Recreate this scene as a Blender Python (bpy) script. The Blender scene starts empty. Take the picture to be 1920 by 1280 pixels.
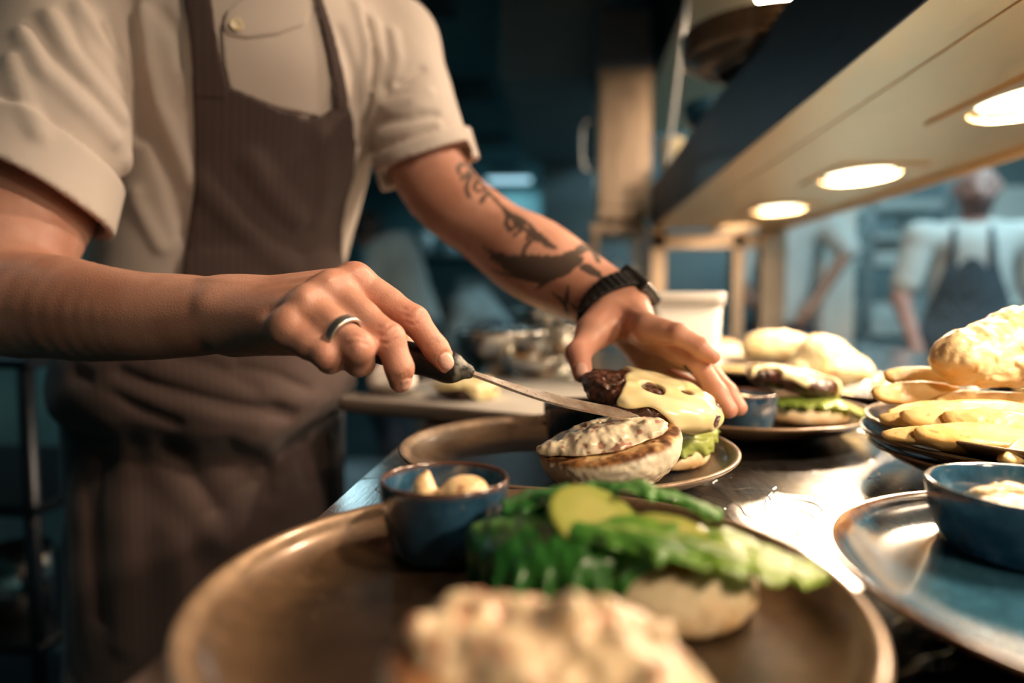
import bpy, math, random
import numpy as np
from mathutils import Vector, Matrix, Euler

# ------------------------------------------------------------------ camera
scn = bpy.context.scene
F_PX = 1280.0                       # 24 mm lens on a 36 mm sensor, 1920 px wide
CAM = np.array([0.0, 0.0, 1.06])
PITCH, YAW = math.radians(-3.8), math.radians(4.82)
cam_data = bpy.data.cameras.new('camera')
cam_data.lens = 24.0
cam_data.sensor_width = 36.0
cam_data.clip_start = 0.02
cam_data.clip_end = 60.0
cam_data.dof.use_dof = True
cam_data.dof.focus_distance = 0.515
cam_data.dof.aperture_fstop = 1.9
cam_data.dof.aperture_blades = 0
cam = bpy.data.objects.new('camera', cam_data)
scn.collection.objects.link(cam)
cam.location = Vector(CAM)
cam.rotation_euler = Euler((math.pi / 2 + PITCH, 0, YAW), 'XYZ')
scn.camera = cam

# ------------------------------------------------------------------ world, room lights, exposure
world = bpy.data.worlds.new('world'); scn.world = world
world.use_nodes = True
world.node_tree.nodes['Background'].inputs[0].default_value = (0.14, 0.32, 0.38, 1)
world.node_tree.nodes['Background'].inputs[1].default_value = 0.07
scn.view_settings.view_transform = 'Standard'
scn.view_settings.look = 'None'
scn.view_settings.gamma = 1.0
scn.view_settings.use_curve_mapping = False
scn.view_settings.exposure = 0.0
scn.cycles.max_bounces = 7
scn.cycles.diffuse_bounces = 3
scn.cycles.glossy_bounces = 4
scn.cycles.transmission_bounces = 4
scn.cycles.sample_clamp_indirect = 6.0
scn.cycles.caustics_reflective = False
scn.cycles.caustics_refractive = False
LAMP_W = 10.5            # heat lamps in the gantry
LAMP_COL = (1.0, 0.74, 0.50)
HOOD_W = 13.0           # warm downlights in the extraction hood
COOL = (0.58, 0.92, 1.0)

ROT = np.array(Euler((math.pi / 2 + PITCH, 0, YAW), 'XYZ').to_matrix())

def ray(px, py):
    d = ROT @ np.array([(px - 960) / F_PX, -(py - 640) / F_PX, -1.0])
    return d

def W(px, py, Y):
    """point on the photograph's ray through (px, py) at world distance Y down the counter"""
    d = ray(px, py)
    return CAM + d * (Y / d[1])

def WZ(px, py, z):
    d = ray(px, py)
    return CAM + d * ((z - CAM[2]) / d[2])
# ------------------------------------------------------------------ scene helpers
COL = scn.collection

def tag(o, label=None, cat=None, group=None, kind=None):
    if label: o['label'] = label
    if cat: o['category'] = cat
    if group: o['group'] = group
    if kind: o['kind'] = kind
    return o

def empty(name, loc=(0, 0, 0), rz=0.0):
    o = bpy.data.objects.new(name, None)
    o.empty_display_size = 0.02
    o.location = loc; o.rotation_euler = (0, 0, rz)
    COL.objects.link(o)
    return o

def mesh_obj(name, verts, faces, mat, parent=None, loc=None, smooth=True, attrs=None):
    me = bpy.data.meshes.new(name)
    verts = np.asarray(verts, dtype=np.float32)
    if isinstance(faces, np.ndarray) and faces.ndim == 2:
        n, k = faces.shape
        me.vertices.add(len(verts)); me.vertices.foreach_set('co', verts.ravel())
        me.loops.add(n * k); me.loops.foreach_set('vertex_index', faces.astype(np.int32).ravel())
        me.polygons.add(n); me.polygons.foreach_set('loop_start', np.arange(0, n * k, k, dtype=np.int32))
        me.update(calc_edges=True)
    else:
        me.from_pydata([tuple(map(float, v)) for v in verts], [], [tuple(f) for f in faces])
    if smooth:
        me.polygons.foreach_set('use_smooth', np.ones(len(me.polygons), dtype=bool))
    if attrs:
        for k, v in attrs.items():
            v = np.asarray(v, dtype=np.float32)
            if v.ndim == 1:
                a = me.attributes.new(k, 'FLOAT', 'POINT'); a.data.foreach_set('value', v)
            else:
                a = me.attributes.new(k, 'FLOAT_COLOR', 'POINT')
                a.data.foreach_set('color', np.hstack([v, np.ones((len(v), 1), np.float32)]).ravel().astype(np.float32))
    me.update()
    o = bpy.data.objects.new(name, me)
    if mat: me.materials.append(mat)
    COL.objects.link(o)
    if loc is not None: o.location = loc
    if parent is not None: o.parent = parent
    return o

class MB:
    """collects simple solids into one mesh"""
    def __init__(s): s.v = []; s.f = []
    def add(s, vs, fs):
        b = len(s.v); s.v += [tuple(map(float, v)) for v in vs]; s.f += [tuple(i + b for i in f) for f in fs]
        return s
    def box(s, x0, x1, y0, y1, z0, z1, bev=0.0, M=None):
        if bev <= 0:
            vs = [(x, y, z) for x in (x0, x1) for y in (y0, y1) for z in (z0, z1)]
            fs = [(0, 1, 3, 2), (4, 6, 7, 5), (0, 4, 5, 1), (2, 3, 7, 6), (0, 2, 6, 4), (1, 5, 7, 3)]
        else:
            vs = []
            idx = {}
            X = (x0, x1); Yy = (y0, y1); Z = (z0, z1)
            for i in (0, 1):
                for j in (0, 1):
                    for k in (0, 1):
                        sx, sy, sz = (1 - 2 * i), (1 - 2 * j), (1 - 2 * k)
                        for a in range(3):
                            o = [bev * sx, bev * sy, bev * sz]; o[a] = 0
                            idx[(i, j, k, a)] = len(vs)
                            vs.append((X[i] + o[0], Yy[j] + o[1], Z[k] + o[2]))
            fs = []
            for i in (0, 1):
                fs.append([idx[(i, 0, 0, 0)], idx[(i, 0, 1, 0)], idx[(i, 1, 1, 0)], idx[(i, 1, 0, 0)]][::(1 if i == 0 else -1)])
                fs.append([idx[(0, i, 0, 1)], idx[(1, i, 0, 1)], idx[(1, i, 1, 1)], idx[(0, i, 1, 1)]][::(1 if i == 0 else -1)])
                fs.append([idx[(0, 0, i, 2)], idx[(0, 1, i, 2)], idx[(1, 1, i, 2)], idx[(1, 0, i, 2)]][::(1 if i == 0 else -1)])
            for i in (0, 1):
                for j in (0, 1):
                    r = 1 if (i + j) % 2 == 0 else -1
                    fs.append([idx[(i, j, 0, 0)], idx[(i, j, 0, 1)], idx[(i, j, 1, 1)], idx[(i, j, 1, 0)]][::-r])
                    fs.append([idx[(i, 0, j, 0)], idx[(i, 0, j, 2)], idx[(i, 1, j, 2)], idx[(i, 1, j, 0)]][::r])
                    fs.append([idx[(0, i, j, 1)], idx[(0, i, j, 2)], idx[(1, i, j, 2)], idx[(1, i, j, 1)]][::-r])
            for i in (0, 1):
                for j in (0, 1):
                    for k in (0, 1):
                        r = 1 if (i + j + k) % 2 == 0 else -1
                        fs.append([idx[(i, j, k, 0)], idx[(i, j, k, 1)], idx[(i, j, k, 2)]][::r])
        if M is not None: vs = [tuple(M @ Vector(v)) for v in vs]
        return s.add(vs, fs)
    def tube(s, pts, r, n=12, cap=True):
        pts = [Vector(p) for p in pts]
        rs = r if isinstance(r, (list, tuple)) else [r] * len(pts)
        vs = []; fs = []
        u = None
        for i, p in enumerate(pts):
            d = (pts[min(i + 1, len(pts) - 1)] - pts[max(i - 1, 0)]).normalized()
            if u is None:
                u = d.orthogonal().normalized()
            u = (u - d * u.dot(d)).normalized(); w = d.cross(u)
            for k in range(n):
                a = 2 * math.pi * k / n
                vs.append(p + (u * math.cos(a) + w * math.sin(a)) * rs[i])
        for i in range(len(pts) - 1):
            for k in range(n):
                k2 = (k + 1) % n
                fs.append((i * n + k, i * n + k2, (i + 1) * n + k2, (i + 1) * n + k))
        if cap:
            fs.append(tuple(range(n))[::-1]); fs.append(tuple((len(pts) - 1) * n + k for k in range(n)))
        return s.add(vs, fs)
    def build(s, name, mat, parent=None, loc=None, smooth=False):
        return mesh_obj(name, s.v, s.f, mat, parent, loc, smooth)

def lathe(profile, n=96, wob=None):
    """closed profile [(r,z)] around z; r==0 ends become poles"""
    vs = []; fs = []; rings = []
    for (r, z) in profile:
        if r < 1e-6:
            rings.append([len(vs)]); vs.append((0, 0, z))
        else:
            b = len(vs); rings.append(list(range(b, b + n)))
            for k in range(n):
                a = 2 * math.pi * k / n
                q = r * (1 + (wob(a, z) if wob else 0))
                vs.append((q * math.cos(a), q * math.sin(a), z))
    for A, B in zip(rings, rings[1:]):
        for k in range(n):
            k2 = (k + 1) % n
            if len(A) == 1 and len(B) > 1: fs.append((A[0], B[k2], B[k]))
            elif len(B) == 1 and len(A) > 1: fs.append((A[k], A[k2], B[0]))
            elif len(A) > 1: fs.append((A[k], A[k2], B[k2], B[k]))
    return vs, fs

def chaikin(p, n=2):
    for _ in range(n):
        q = [p[0]]
        for a, b in zip(p, p[1:]):
            q.append((a[0] * .75 + b[0] * .25, a[1] * .75 + b[1] * .25))
            q.append((a[0] * .25 + b[0] * .75, a[1] * .25 + b[1] * .75))
        q.append(p[-1]); p = q
    return p

def copy_tree(o, parent=None):
    c = o.copy(); COL.objects.link(c); c.parent = parent
    for ch in [x for x in bpy.data.objects if x.parent == o]:
        copy_tree(ch, c)
    return c

# ------------------------------------------------------------------ implicit surfaces (numpy)
_rng = np.random.RandomState(7)
_TAB = _rng.rand(32, 32, 32).astype(np.float32) * 2 - 1

def vnoise(P, scale):
    Q = P * np.float32(scale)
    i = np.floor(Q).astype(np.int32); f = Q - i
    f = f * f * (3 - 2 * f)
    i &= 31; j = (i + 1) & 31
    x, y, z = f[:, 0], f[:, 1], f[:, 2]
    t = _TAB
    a = t[i[:, 0], i[:, 1], i[:, 2]] * (1 - x) + t[j[:, 0], i[:, 1], i[:, 2]] * x
    b = t[i[:, 0], j[:, 1], i[:, 2]] * (1 - x) + t[j[:, 0], j[:, 1], i[:, 2]] * x
    c = t[i[:, 0], i[:, 1], j[:, 2]] * (1 - x) + t[j[:, 0], i[:, 1], j[:, 2]] * x
    d = t[i[:, 0], j[:, 1], j[:, 2]] * (1 - x) + t[j[:, 0], j[:, 1], j[:, 2]] * x
    return (a * (1 - y) + b * y) * (1 - z) + (c * (1 - y) + d * y) * z

def fbm(P, scale, oct=3):
    s = 0; a = 1.0; n = 0
    for k in range(oct):
        s = s + a * vnoise(P + np.float32(k * 3.7), scale * 2 ** k); n += a; a *= .5
    return s / n

def smin(a, b, k):
    if k <= 0: return np.minimum(a, b)
    h = np.maximum(k - np.abs(a - b), 0) / k
    return np.minimum(a, b) - h * h * (k * .25)

def smax(a, b, k): return -smin(-a, -b, k)

f32 = lambda v: np.asarray(v, dtype=np.float32)
def unit(v):
    v = f32(v); return v / np.linalg.norm(v)

def cone(a, b, r1, r2, n=None, f=1.0):
    a, b = f32(a), f32(b); ba = b - a; L = float(ba @ ba) + 1e-12
    if n is not None:
        n = unit(n)
    def fn(P):
        pa = P - a
        t = np.clip(pa @ ba / L, 0, 1)
        q = pa - t[:, None] * ba
        l = np.sqrt((q * q).sum(1)) + 1e-9
        if n is not None:
            qn = q @ n
            q2 = q + (qn * (1 / f - 1))[:, None] * n
            l2 = np.sqrt((q2 * q2).sum(1)) + 1e-9
            return (l2 - (r1 + t * (r2 - r1))) * (l / l2)
        return l - (r1 + t * (r2 - r1))
    return fn

def ell(c, r, R=None):
    c = f32(c); r = f32(r); R = None if R is None else f32(R)
    def fn(P):
        q = P - c
        if R is not None: q = q @ R
        k0 = np.sqrt(((q / r) ** 2).sum(1)) + 1e-9
        k1 = np.sqrt(((q / (r * r)) ** 2).sum(1)) + 1e-9
        return k0 * (k0 - 1) / k1
    return fn

def rbox(c, h, rad, R=None):
    c = f32(c); h = f32(h) - rad; R = None if R is None else f32(R)
    def fn(P):
        q = P - c
        if R is not None: q = q @ R
        q = np.abs(q) - h
        return np.sqrt((np.maximum(q, 0) ** 2).sum(1)) + np.minimum(q.max(1), 0) - rad
    return fn

def plane(p, n):
    p = f32(p); n = unit(n)
    return lambda P: (P - p) @ n

def polydist(P, pts):
    d = np.full(len(P), 1e9, np.float32)
    for a, b in zip(pts, pts[1:]):
        ba = b - a; t = np.clip((P - a) @ ba / (float(ba @ ba) + 1e-12), 0, 1)
        q = P - a - t[:, None] * ba
        d = np.minimum(d, (q * q).sum(1))
    return np.sqrt(d)

def spline(pts, rs, per=5):
    pts = np.array(pts, np.float32); rs = np.array(rs, np.float32); Q = np.hstack([pts, rs[:, None]])
    E = np.vstack([2 * Q[0] - Q[1], Q, 2 * Q[-1] - Q[-2]]); out = []
    for i in range(1, len(E) - 2):
        for j in range(per):
            t = j / per; a, b, c, d = E[i - 1], E[i], E[i + 1], E[i + 2]
            out.append(.5 * (2 * b + (c - a) * t + (2 * a - 5 * b + 4 * c - d) * t * t + (3 * b - a - 3 * c + d) * t ** 3))
    out.append(E[-2]); return np.array(out, np.float32)

class Field:
    def __init__(s): s.ops = []
    def u(s, fn, k=0.0): s.ops.append(('u', fn, k)); return s
    def sub(s, fn, k=0.0): s.ops.append(('s', fn, k)); return s
    def cut(s, fn, k=0.0): s.ops.append(('i', fn, k)); return s
    def disp(s, fn): s.ops.append(('d', fn, 0)); return s
    def groove(s, pts, w, h, reach=3.0):
        """raised (h>0) or sunk (h<0) line along a polyline"""
        pts = [f32(p) for p in pts]
        A = np.array(pts); c = (A.max(0) + A.min(0)) / 2; rad = np.linalg.norm(A.max(0) - A.min(0)) / 2 + w * reach
        s.ops.append(('g', (pts, w, h, f32(c), rad), 0)); return s
    def limb(s, pts, rs, k=.0, per=5):
        q = spline(pts, rs, per)
        for i in range(len(q) - 1): s.u(cone(q[i, :3], q[i + 1, :3], float(q[i, 3]), float(q[i + 1, 3])), k if i == 0 else .0015)
        return s
    def chain(s, pts, rs, k, n=None, f=1.0):
        for i in range(len(pts) - 1): s.u(cone(pts[i], pts[i + 1], rs[i], rs[i + 1], n, f), k)
        return s
    def ev(s, P, ops=None):
        d = np.full(len(P), 10.0, np.float32)
        for (o, fn, k) in (s.ops if ops is None else ops):
            if o == 'u': d = smin(d, fn(P), k)
            elif o == 's': d = smax(d, -fn(P), k)
            elif o == 'i': d = smax(d, fn(P), k)
            elif o == 'd': d = d + fn(P)
            else:
                pts, w, h, c, rad = fn
                d = d - h * np.exp(-(polydist(P, pts) / w) ** 2)
        return d
    def __call__(s, P): return s.ev(P)
    def march(s, px, py, t0=0.25, t1=3.0):
        """where the ray through a photo pixel first meets this surface"""
        d = ray(px, py); d = f32(d / np.linalg.norm(d)); o = f32(CAM); t = t0
        for _ in range(120):
            v = float(s.ev((o + d * t)[None])[0])
            if v < 3e-4: break
            t += max(v * .7, 2e-4)
            if t > t1: return None
        return o + d * t
    def cull(s, C, R):
        keep = []; best = 10.0
        vals = []
        for (o, fn, k) in s.ops:
            if o in 'usi': vals.append(float(fn(C)[0]))
            else: vals.append(None)
            if o == 'u': best = min(best, vals[-1])
        for op, v in zip(s.ops, vals):
            o, fn, k = op
            if o == 'u':
                if v <= best + 2.6 * R + k: keep.append(op)
            elif o == 's':
                if v <= 1.6 * R + k: keep.append(op)
            elif o == 'g':
                if np.linalg.norm(C[0] - fn[3]) < fn[4] + R: keep.append(op)
            else: keep.append(op)
        return keep

def axis(lo, hi, h, flo=None, fhi=None, hf=None):
    if flo is None: return np.arange(lo, hi + h, h)
    a = list(np.arange(lo, flo, h)); b = list(np.arange(flo, fhi, hf)); c = list(np.arange(fhi, hi + h, h))
    return np.array(a + b + c)

_E = [(0, 1), (2, 3), (4, 5), (6, 7), (0, 2), (1, 3), (4, 6), (5, 7), (0, 4), (1, 5), (2, 6), (3, 7)]
_CO = np.array([[(c >> 2) & 1, (c >> 1) & 1, c & 1] for c in range(8)])

def surface(field, xs, ys, zs, n=14, slack=1.35, pad=0.004):
    """surface nets over the blocks of a (possibly uneven) grid that the surface passes through"""
    def padax(a):
        m = (-(len(a) - 2)) % n
        h = a[-1] - a[-2]
        return np.concatenate([a, a[-1] + h * np.arange(1, m + 1 + 1)]).astype(np.float32)
    xs, ys, zs = padax(xs), padax(ys), padax(zs)
    nb = [(len(a) - 1) // n for a in (xs, ys, zs)]
    cen = [np.array([(a[i * n] + a[min(i * n + n, len(a) - 1)]) / 2 for i in range(m)]) for a, m in zip((xs, ys, zs), nb)]
    hal = [np.array([(a[min(i * n + n, len(a) - 1)] - a[i * n]) / 2 for i in range(m)]) for a, m in zip((xs, ys, zs), nb)]
    I, J, K = np.meshgrid(*[np.arange(m) for m in nb], indexing='ij')
    C = np.stack([cen[0][I.ravel()], cen[1][J.ravel()], cen[2][K.ravel()]], 1).astype(np.float32)
    R = np.sqrt(hal[0][I.ravel()] ** 2 + hal[1][J.ravel()] ** 2 + hal[2][K.ravel()] ** 2)
    d = np.concatenate([field.ev(C[i:i + 40000]) for i in range(0, len(C), 40000)])
    act = np.nonzero(np.abs(d) < R * slack + pad)[0]
    NX, NY, NZ = len(xs) + 1, len(ys) + 1, len(zs) + 1
    gid_all = []; pos_all = []; face_all = []
    def gid(i, j, k): return (i.astype(np.int64) * NY + j) * NZ + k
    m = n + 1
    for q in act:
        bi, bj, bk = int(I.ravel()[q]) * n, int(J.ravel()[q]) * n, int(K.ravel()[q]) * n
        X, Y, Z = xs[bi:bi + m], ys[bj:bj + m], zs[bk:bk + m]
        if len(X) < m or len(Y) < m or len(Z) < m: continue
        ops = field.cull(C[q][None], float(R[q]))
        G = np.empty((m, m, m, 3), np.float32)
        G[..., 0] = X[:, None, None]; G[..., 1] = Y[None, :, None]; G[..., 2] = Z[None, None, :]
        V = field.ev(G.reshape(-1, 3), ops).reshape(m, m, m)
        S = V < 0
        if S.all() or not S.any(): continue
        cnt = sum(S[a:a + n, b:b + n, c:c + n].astype(np.int8) for a, b, c in _CO)
        ci, cj, ck = np.nonzero((cnt > 0) & (cnt < 8))
        cv = np.stack([V[ci + a, cj + b, ck + c] for a, b, c in _CO], 1)
        acc = np.zeros((len(ci), 3), np.float32); w = np.zeros(len(ci), np.float32)
        for e0, e1 in _E:
            v0, v1 = cv[:, e0], cv[:, e1]
            s = (v0 < 0) != (v1 < 0)
            t = np.where(s, v0 / np.where(s, v0 - v1, 1), 0)
            p = _CO[e0][None] + t[:, None] * (_CO[e1] - _CO[e0])[None]
            acc += p * s[:, None]; w += s
        acc /= w[:, None]
        px = X[ci] + acc[:, 0] * (X[ci + 1] - X[ci]); py = Y[cj] + acc[:, 1] * (Y[cj + 1] - Y[cj]); pz = Z[ck] + acc[:, 2] * (Z[ck + 1] - Z[ck])
        gid_all.append(gid(ci + bi, cj + bj, ck + bk)); pos_all.append(np.stack([px, py, pz], 1))
        for ax in range(3):
            sl0 = [slice(0, n)] * 3; sl1 = [slice(0, n)] * 3; sl1[ax] = slice(1, n + 1)
            A = S[tuple(sl0)]; B = S[tuple(sl1)]
            i, j, k = np.nonzero(A != B)
            if not len(i): continue
            flip = A[i, j, k]
            g = [i + bi, j + bj, k + bk]
            o1, o2 = [(1, 2), (2, 0), (0, 1)][ax]
            def off(a, b):
                h = list(g); h[o1] = h[o1] - a; h[o2] = h[o2] - b
                return gid(*h)
            quad = np.stack([off(1, 1), off(0, 1), off(0, 0), off(1, 0)], 1)
            quad[~flip] = quad[~flip][:, ::-1]
            ok = np.all([x > 0 for x in g], 0)
            face_all.append(quad[ok])
    ids = np.concatenate(gid_all); pos = np.concatenate(pos_all); F = np.concatenate(face_all)
    order = np.argsort(ids); ids = ids[order]; pos = pos[order]
    idx = np.searchsorted(ids, F); idx[idx >= len(ids)] = 0
    good = (ids[idx] == F).all(1)
    return pos, idx[good]

def solid(name, field, lo, hi, h, mat, parent=None, loc=None, attrs=None, axes=None, origin=None, slack=1.35, pad=.004):
    if axes is None:
        axes = [axis(lo[i], hi[i], h) for i in range(3)]
    P, F = surface(field, *axes, slack=slack, pad=pad)
    at = {k: fn(P) for k, fn in attrs.items()} if attrs else None
    if origin is not None:
        P = P - f32(origin); loc = origin
    o = mesh_obj(name, P, F, mat, parent, loc, True, at)
    if parent is not None and origin is not None:
        o.location = Vector(origin) - parent.location
    return o

# ------------------------------------------------------------------ materials
def newmat(name):
    m = bpy.data.materials.new(name); m.use_nodes = True
    return m, m.node_tree, m.node_tree.nodes['Principled BSDF']

def N(nt, t, **kw):
    n = nt.nodes.new(t)
    for k, v in kw.items(): setattr(n, k, v)
    return n

def coord(nt, which='Object', scale=(1, 1, 1)):
    tc = N(nt, 'ShaderNodeTexCoord'); mp = N(nt, 'ShaderNodeMapping')
    nt.links.new(tc.outputs[which], mp.inputs[0]); mp.inputs['Scale'].default_value = scale
    return mp.outputs[0]

def ramp(nt, fac, stops):
    r = N(nt, 'ShaderNodeValToRGB'); nt.links.new(fac, r.inputs[0])
    e = r.color_ramp.elements
    while len(e) < len(stops): e.new(0.5)
    for el, (p, c) in zip(e, stops):
        el.position = p; el.color = (*c, 1) if len(c) == 3 else c
    return r.outputs[0]

def noise(nt, vec, scale, detail=3, rough=.5):
    n = N(nt, 'ShaderNodeTexNoise'); nt.links.new(vec, n.inputs['Vector'])
    n.inputs['Scale'].default_value = scale; n.inputs['Detail'].default_value = detail; n.inputs['Roughness'].default_value = rough
    return n.outputs['Fac']

def mixc(nt, fac, a, b, mode='MIX'):
    m = N(nt, 'ShaderNodeMix', data_type='RGBA', blend_type=mode)
    for sock, v in ((m.inputs[0], fac), (m.inputs[6], a), (m.inputs[7], b)):
        if isinstance(v, (int, float)): sock.default_value = v
        elif isinstance(v, tuple): sock.default_value = (*v, 1) if len(v) == 3 else v
        else: nt.links.new(v, sock)
    return m.outputs[2]

def bump(nt, bs, h, strength, dist=.001, normal=None):
    b = N(nt, 'ShaderNodeBump'); b.inputs['Strength'].default_value = strength; b.inputs['Distance'].default_value = dist
    nt.links.new(h, b.inputs['Height'])
    if normal is not None: nt.links.new(normal, b.inputs['Normal'])
    nt.links.new(b.outputs[0], bs.inputs['Normal'])
    return b.outputs[0]

def attr(nt, name, fac=True):
    a = N(nt, 'ShaderNodeAttribute', attribute_name=name)
    return a.outputs['Fac' if fac else 'Color']

def lin(r, g, b):
    f = lambda c: (c / 255 / 12.92) if c / 255 <= .04045 else ((c / 255 + .055) / 1.055) ** 2.4
    return (f(r), f(g), f(b))

def simple(name, c, rough=.5, metal=0.0, nscale=None, var=.15, bstr=0.0, bdist=.001, stretch=(1, 1, 1), coat=0.0, sss=0.0, sssr=(1, .4, .2), sssc=.004, ndetail=4):
    m, nt, bs = newmat(name)
    bs.inputs['Roughness'].default_value = rough; bs.inputs['Metallic'].default_value = metal
    bs.inputs['Coat Weight'].default_value = coat
    if sss:
        bs.inputs['Subsurface Weight'].default_value = sss; bs.inputs['Subsurface Radius'].default_value = sssr; bs.inputs['Subsurface Scale'].default_value = sssc
    if nscale:
        f = noise(nt, coord(nt, 'Object', stretch), nscale, ndetail)
        lo = tuple(max(0, x * (1 - var)) for x in c); hi = tuple(min(1, x * (1 + var)) for x in c)
        nt.links.new(ramp(nt, f, [(.3, lo), (.7, hi)]), bs.inputs['Base Color'])
        if bstr: bump(nt, bs, f, bstr, bdist)
    else:
        bs.inputs['Base Color'].default_value = (*c, 1)
    return m

def emis(name, c, s):
    m, nt, bs = newmat(name)
    bs.inputs['Base Color'].default_value = (*c, 1)
    bs.inputs['Emission Color'].default_value = (*c, 1); bs.inputs['Emission Strength'].default_value = s
    return m
# ------------------------------------------------------------------ attach helper: world-built meshes under a placed parent
def attach(o, parent):
    o.parent = parent
    o.matrix_parent_inverse = Matrix.Translation(-parent.location)
    return o

TOP = 0.90                      # counter top height

def steel(name, c=(.55, .55, .56), rough=.32, stretch=(2, 60, 60), var=.12, b=.15, aniso=0.0):
    m, nt, bs = newmat(name)
    v = coord(nt, 'Object', stretch)
    f = noise(nt, v, 9, 5, .65)
    nt.links.new(ramp(nt, f, [(.3, tuple(x * (1 - var) for x in c)), (.7, tuple(min(1, x * (1 + var)) for x in c))]), bs.inputs['Base Color'])
    bs.inputs['Metallic'].default_value = 1
    nt.links.new(ramp(nt, f, [(.25, (rough * .8,) * 3), (.75, (rough * 1.25,) * 3)]), bs.inputs['Roughness'])
    bs.inputs['Anisotropic'].default_value = aniso
    bump(nt, bs, f, b, .0004)
    return m

M_counter = steel('brushed_steel_counter', (.62, .61, .60), .17, (30, 2.5, 30), .1, .25)
# fine curved scratches on the worktop
def _scratch():
    nt = M_counter.node_tree; bs = nt.nodes['Principled BSDF']
    v = coord(nt, 'Object', (1, 1, 1))
    nz = N(nt, 'ShaderNodeTexNoise'); nz.inputs['Scale'].default_value = 6; nt.links.new(v, nz.inputs['Vector'])
    mx = mixc(nt, .35, v, nz.outputs['Color'])
    w = N(nt, 'ShaderNodeTexVoronoi', feature='DISTANCE_TO_EDGE'); w.inputs['Scale'].default_value = 16; nt.links.new(mx, w.inputs['Vector'])
    r = ramp(nt, w.outputs['Distance'], [(0, (1, 1, 1)), (.012, (0, 0, 0))])
    old = bs.inputs['Normal'].links[0].from_socket
    bump(nt, bs, r, .35, .0006, old)
_scratch()
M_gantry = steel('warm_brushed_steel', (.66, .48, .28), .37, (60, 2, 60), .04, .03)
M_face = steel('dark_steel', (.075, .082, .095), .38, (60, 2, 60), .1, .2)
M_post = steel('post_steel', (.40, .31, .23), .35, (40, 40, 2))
M_bg_steel = steel('cool_steel', (.45, .50, .52), .35, (2, 2, 2), .1)
M_wall = simple('teal_wall', (.10, .235, .26), .6, nscale=3, var=.2)
M_wall_grey = simple('grey_teal_wall', (.20, .26, .28), .6, nscale=3, var=.12)
M_wall_pale = simple('pale_wall', (.36, .43, .44), .55, nscale=3, var=.1)
M_ceil = simple('ceiling_paint', (.14, .29, .32), .7, nscale=4, var=.12)
M_floor = simple('dark_floor', (.035, .06, .07), .35, nscale=8, var=.3)
M_dark = simple('dark_grille', (.02, .03, .035), .6, nscale=20, var=.3)
M_black = simple('black_plastic', (.012, .012, .013), .38, nscale=60, var=.3)
M_white = simple('white_plastic', (.82, .80, .76), .35, nscale=10, var=.03)
M_pale = simple('pale_plastic', (.55, .62, .63), .4, nscale=10, var=.05)
M_panel = emis('light_panel', (.50, .85, 1.0), 1.3)

def struct(name, mb, m, loc=None):
    o = mb.build(name, m, None, loc); tag(o, kind='structure'); return o

struct('floor', MB().box(-3.2, 3.4, -2.2, 8.7, -.05, 0), M_floor)
struct('ceiling', MB().box(-3.2, 3.4, -2.2, 8.7, 2.46, 2.52), M_ceil)
struct('wall_left', MB().box(-3.2, -3.1, -2.2, 8.7, 0, 2.46), M_wall)
struct('wall_right', MB().box(3.3, 3.4, -2.2, 4.9, 0, 2.46), M_wall_pale)
struct('wall_back', MB().box(-3.1, -.15, 8.6, 8.7, 0, 2.46), M_wall)
struct('wall_behind', MB().box(-3.1, 3.3, -2.2, -2.1, 0, 2.46), M_wall)
struct('wall_middle', MB().box(-.20, 3.3, 4.8, 4.9, 0, 2.46), M_wall_grey)
struct('wall_passage', MB().box(-.15, -.05, 4.9, 8.6, 0, 2.46), M_wall_grey)
struct('trim_1', MB().box(-.30, .22, 2.9, 4.8, 1.98, 2.46, .01), M_wall_grey)      # boxed-in duct under the ceiling

# ceiling grilles and light panels
for i, (X, Y, what) in enumerate([(-.72, 3.25, 0), (-.70, 4.7, 1), (-.70, 6.2, 2), (-.72, 7.5, 3)]):
    g = empty('ceiling_grille', (X, Y, 2.46))
    tag(g, ['dark ceiling grille nearest the cook, cut off by the top edge',
            'dark square ceiling grille beside the tan sleeve, second in the row',
            'dark square ceiling grille above the rolled cuff, third in the row',
            'small dark ceiling grille farthest away, just above the bright ceiling light'][i], 'ceiling grille', 'grilles in the dim ceiling')
    attach(MB().box(X - .17, X + .17, Y - .24, Y + .24, 2.445, 2.46, .003).build('frame', M_wall, None), g)
    mb = MB()
    for k in range(9): mb.box(X - .145, X + .145, Y - .21 + k * .048, Y - .175 + k * .048, 2.436, 2.444)
    attach(mb.build('slats', M_dark, None), g)

def ceiling_panel(X, Y, sx, sy, power, label, m=M_panel, col=COOL):
    g = empty('ceiling_light', (X, Y, 2.46)); tag(g, label, 'ceiling light')
    attach(MB().box(X - sx / 2 - .02, X + sx / 2 + .02, Y - sy / 2 - .02, Y + sy / 2 + .02, 2.43, 2.458, .004).build('housing', M_white, None), g)
    attach(MB().box(X - sx / 2, X + sx / 2, Y - sy / 2, Y + sy / 2, 2.422, 2.429).build('diffuser', m, None), g)
    l = bpy.data.lights.new('ceiling_light_source', 'AREA'); l.shape = 'RECTANGLE'; l.size = sx; l.size_y = sy
    l.energy = power; l.color = col
    o = bpy.data.objects.new('ceiling_light_source', l); COL.objects.link(o); o.location = (X, Y, 2.415); o.parent = g
    o.matrix_parent_inverse = Matrix.Translation(-g.location)
ceiling_panel(-.72, 8.15, .5, .3, 10, 'bright teal-white light panel at the far end of the dim ceiling')
ceiling_panel(-2.2, 1.6, .5, .9, 5, 'light panel in the ceiling left of the cook')
ceiling_panel(-1.9, 5.6, .3, .9, 5, 'light panel above the two bent people in the distance')
ceiling_panel(2.0, 2.3, .9, .5, 30, 'light panel above the cook in the striped apron')
ceiling_panel(1.5, 4.1, 1.0, .3, 20, 'light panel over the shelves at the right rear wall')
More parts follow.
